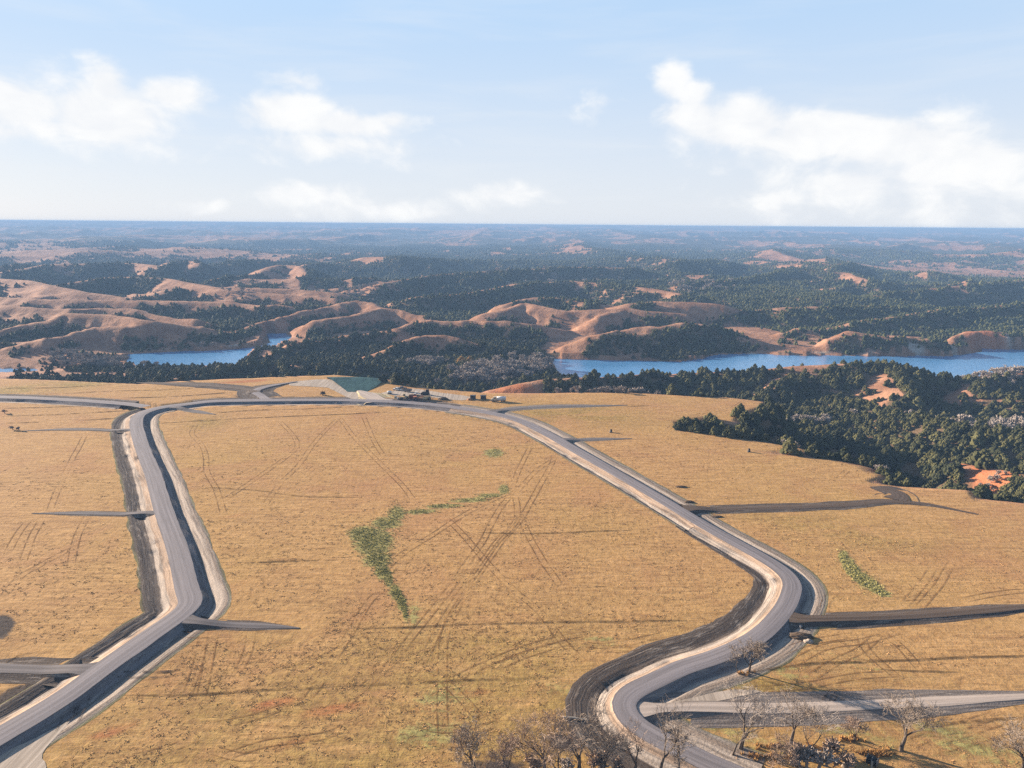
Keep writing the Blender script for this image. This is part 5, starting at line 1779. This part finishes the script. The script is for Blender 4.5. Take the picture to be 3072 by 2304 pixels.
tube(lg, np.array([0, 0, -.1]), np.array([0, 0, 1.5]), .75, .5, 9); tube(lg, np.array([0, 0, 1.49]), np.array([.05, 0, 1.75]), .5, .02, 9)
add('stem', tri_soup('stem', lg, DKST), parent=t)
lg = []
for a in range(5):
    tube(lg, np.array([0, 0, .35]), np.array([math.cos(a * 1.3) * 1.1, math.sin(a * 1.3) * 1.1, -.05]), .24, .1, 6)
add('root', tri_soup('root', lg, DKST), parent=t)
t = put('tree_stump', 2247, 1354, 0, 'small dark stump at the tip of the notch below the cedar stand', 'stump')
add('stem', bpy.data.meshes['stem.001'] if 'stem.001' in bpy.data.meshes else tri_soup('stem', lg, DKST), parent=t)
add('root', tri_soup('root', lg, DKST), parent=t)
# black drum by the bottom edge
t = put('steel_drum', 2616, 2292, .8, 'black toppled drum lying by the thorn bushes at the bottom edge', 'drum')
part('barrel', t, BLACK, lambda b: bm_cyl(b, (0, 0, .85), .85, 1.9, 'Y', 20), True)
part('rim', t, STEEL, lambda b: [bm_cyl(b, (0, y, .85), .9, .1, 'Y', 20) for y in (-.93, 0, .93)], True)
part('prop_board', t, WOOD, lambda b: bm_box(b, -1.5, -1.38, -.5, -.2, 0, 1.7))
# culvert pipe mouths
for (px, py, rz, lab) in [(572, 1881, .3, 'dark culvert mouth under the stub right of the left road bend'), (204, 2033, .2, 'dark culvert mouth under the bottom left stub'), (2397, 1877, .2, 'dark culvert mouth under the lower right soil track')]:
    t = put('culvert_pipe', px, py, rz, lab, 'culvert', 'culvert mouths', z=.9)
    part('pipe', t, STEEL, lambda b: bm_cyl(b, (0, 0, .45), .5, 3.0, 'Y', 18), True)
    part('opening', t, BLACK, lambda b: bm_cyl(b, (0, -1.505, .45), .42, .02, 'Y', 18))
# thin poles
for (px, py, z, h, lab) in [(923, 1118, -13, 10, 'thin pale pole standing among the dark trees behind the green slope'), (2894, 1252, -16, 9, 'thin white pole in the grey brush of the ravine')]:
    p = at(px, py, z)
    t = add('utility_pole', None, loc=(p[0], p[1], float(sample(GZ, np.array([p[0]]), np.array([p[1]]))[0])), label=lab, category='pole')
    part('post', t, WOOD, lambda b: bm_cyl(b, (0, 0, h / 2), .16, h, 'Z', 8, .11))
    part('crossarm', t, WOOD, lambda b: bm_box(b, -.9, .9, -.06, .06, h - .8, h - .65))

# ------------------------------------------------------------------ the air
def haze():
    m = bpy.data.materials.new('haze_air')
    m.use_nodes = True
    T = NT(m.node_tree)
    T.n.clear()
    v = T.new('ShaderNodeVolumePrincipled')
    v.inputs['Color'].default_value = (*HAZE_COLOR, 1)
    v.inputs['Density'].default_value = HAZE_DENSITY
    v.inputs['Anisotropy'].default_value = 0.0
    o = T.new('ShaderNodeOutputMaterial')
    T.l.new(v.outputs[0], o.inputs['Volume'])
    bm = bmesh.new()
    top = max(CAM_H, float(GZ.max())) + 2.5
    bot = float(GZ.min()) - 1.5
    bm_box(bm, -15600, 15600, -15600, 15600, bot, top)
    me = bpy.data.meshes.new('haze'); bm.to_mesh(me); bm.free()
    me.materials.append(m)
    add('haze', me, kind='stuff', label='thin bluish air over the whole country')


haze()
# the palette above was mixed for a softer light: bring every surface to its real, darker albedo
for m_ in bpy.data.materials:
    if m_.use_nodes and 'Principled BSDF' in m_.node_tree.nodes:
        b_ = m_.node_tree.nodes['Principled BSDF'].inputs['Base Color']
        if b_.is_linked:
            T_ = NT(m_.node_tree)
            src_ = b_.links[0].from_socket
            T_.l.new(T_.mix(1.0, src_, (.72, .72, .70), 'MULTIPLY'), b_)
        else:
            c_ = b_.default_value
            b_.default_value = (c_[0] * .72, c_[1] * .72, c_[2] * .72, 1)
print('ground z', GZ.min(), GZ.max(), 'verts', GZ.size)
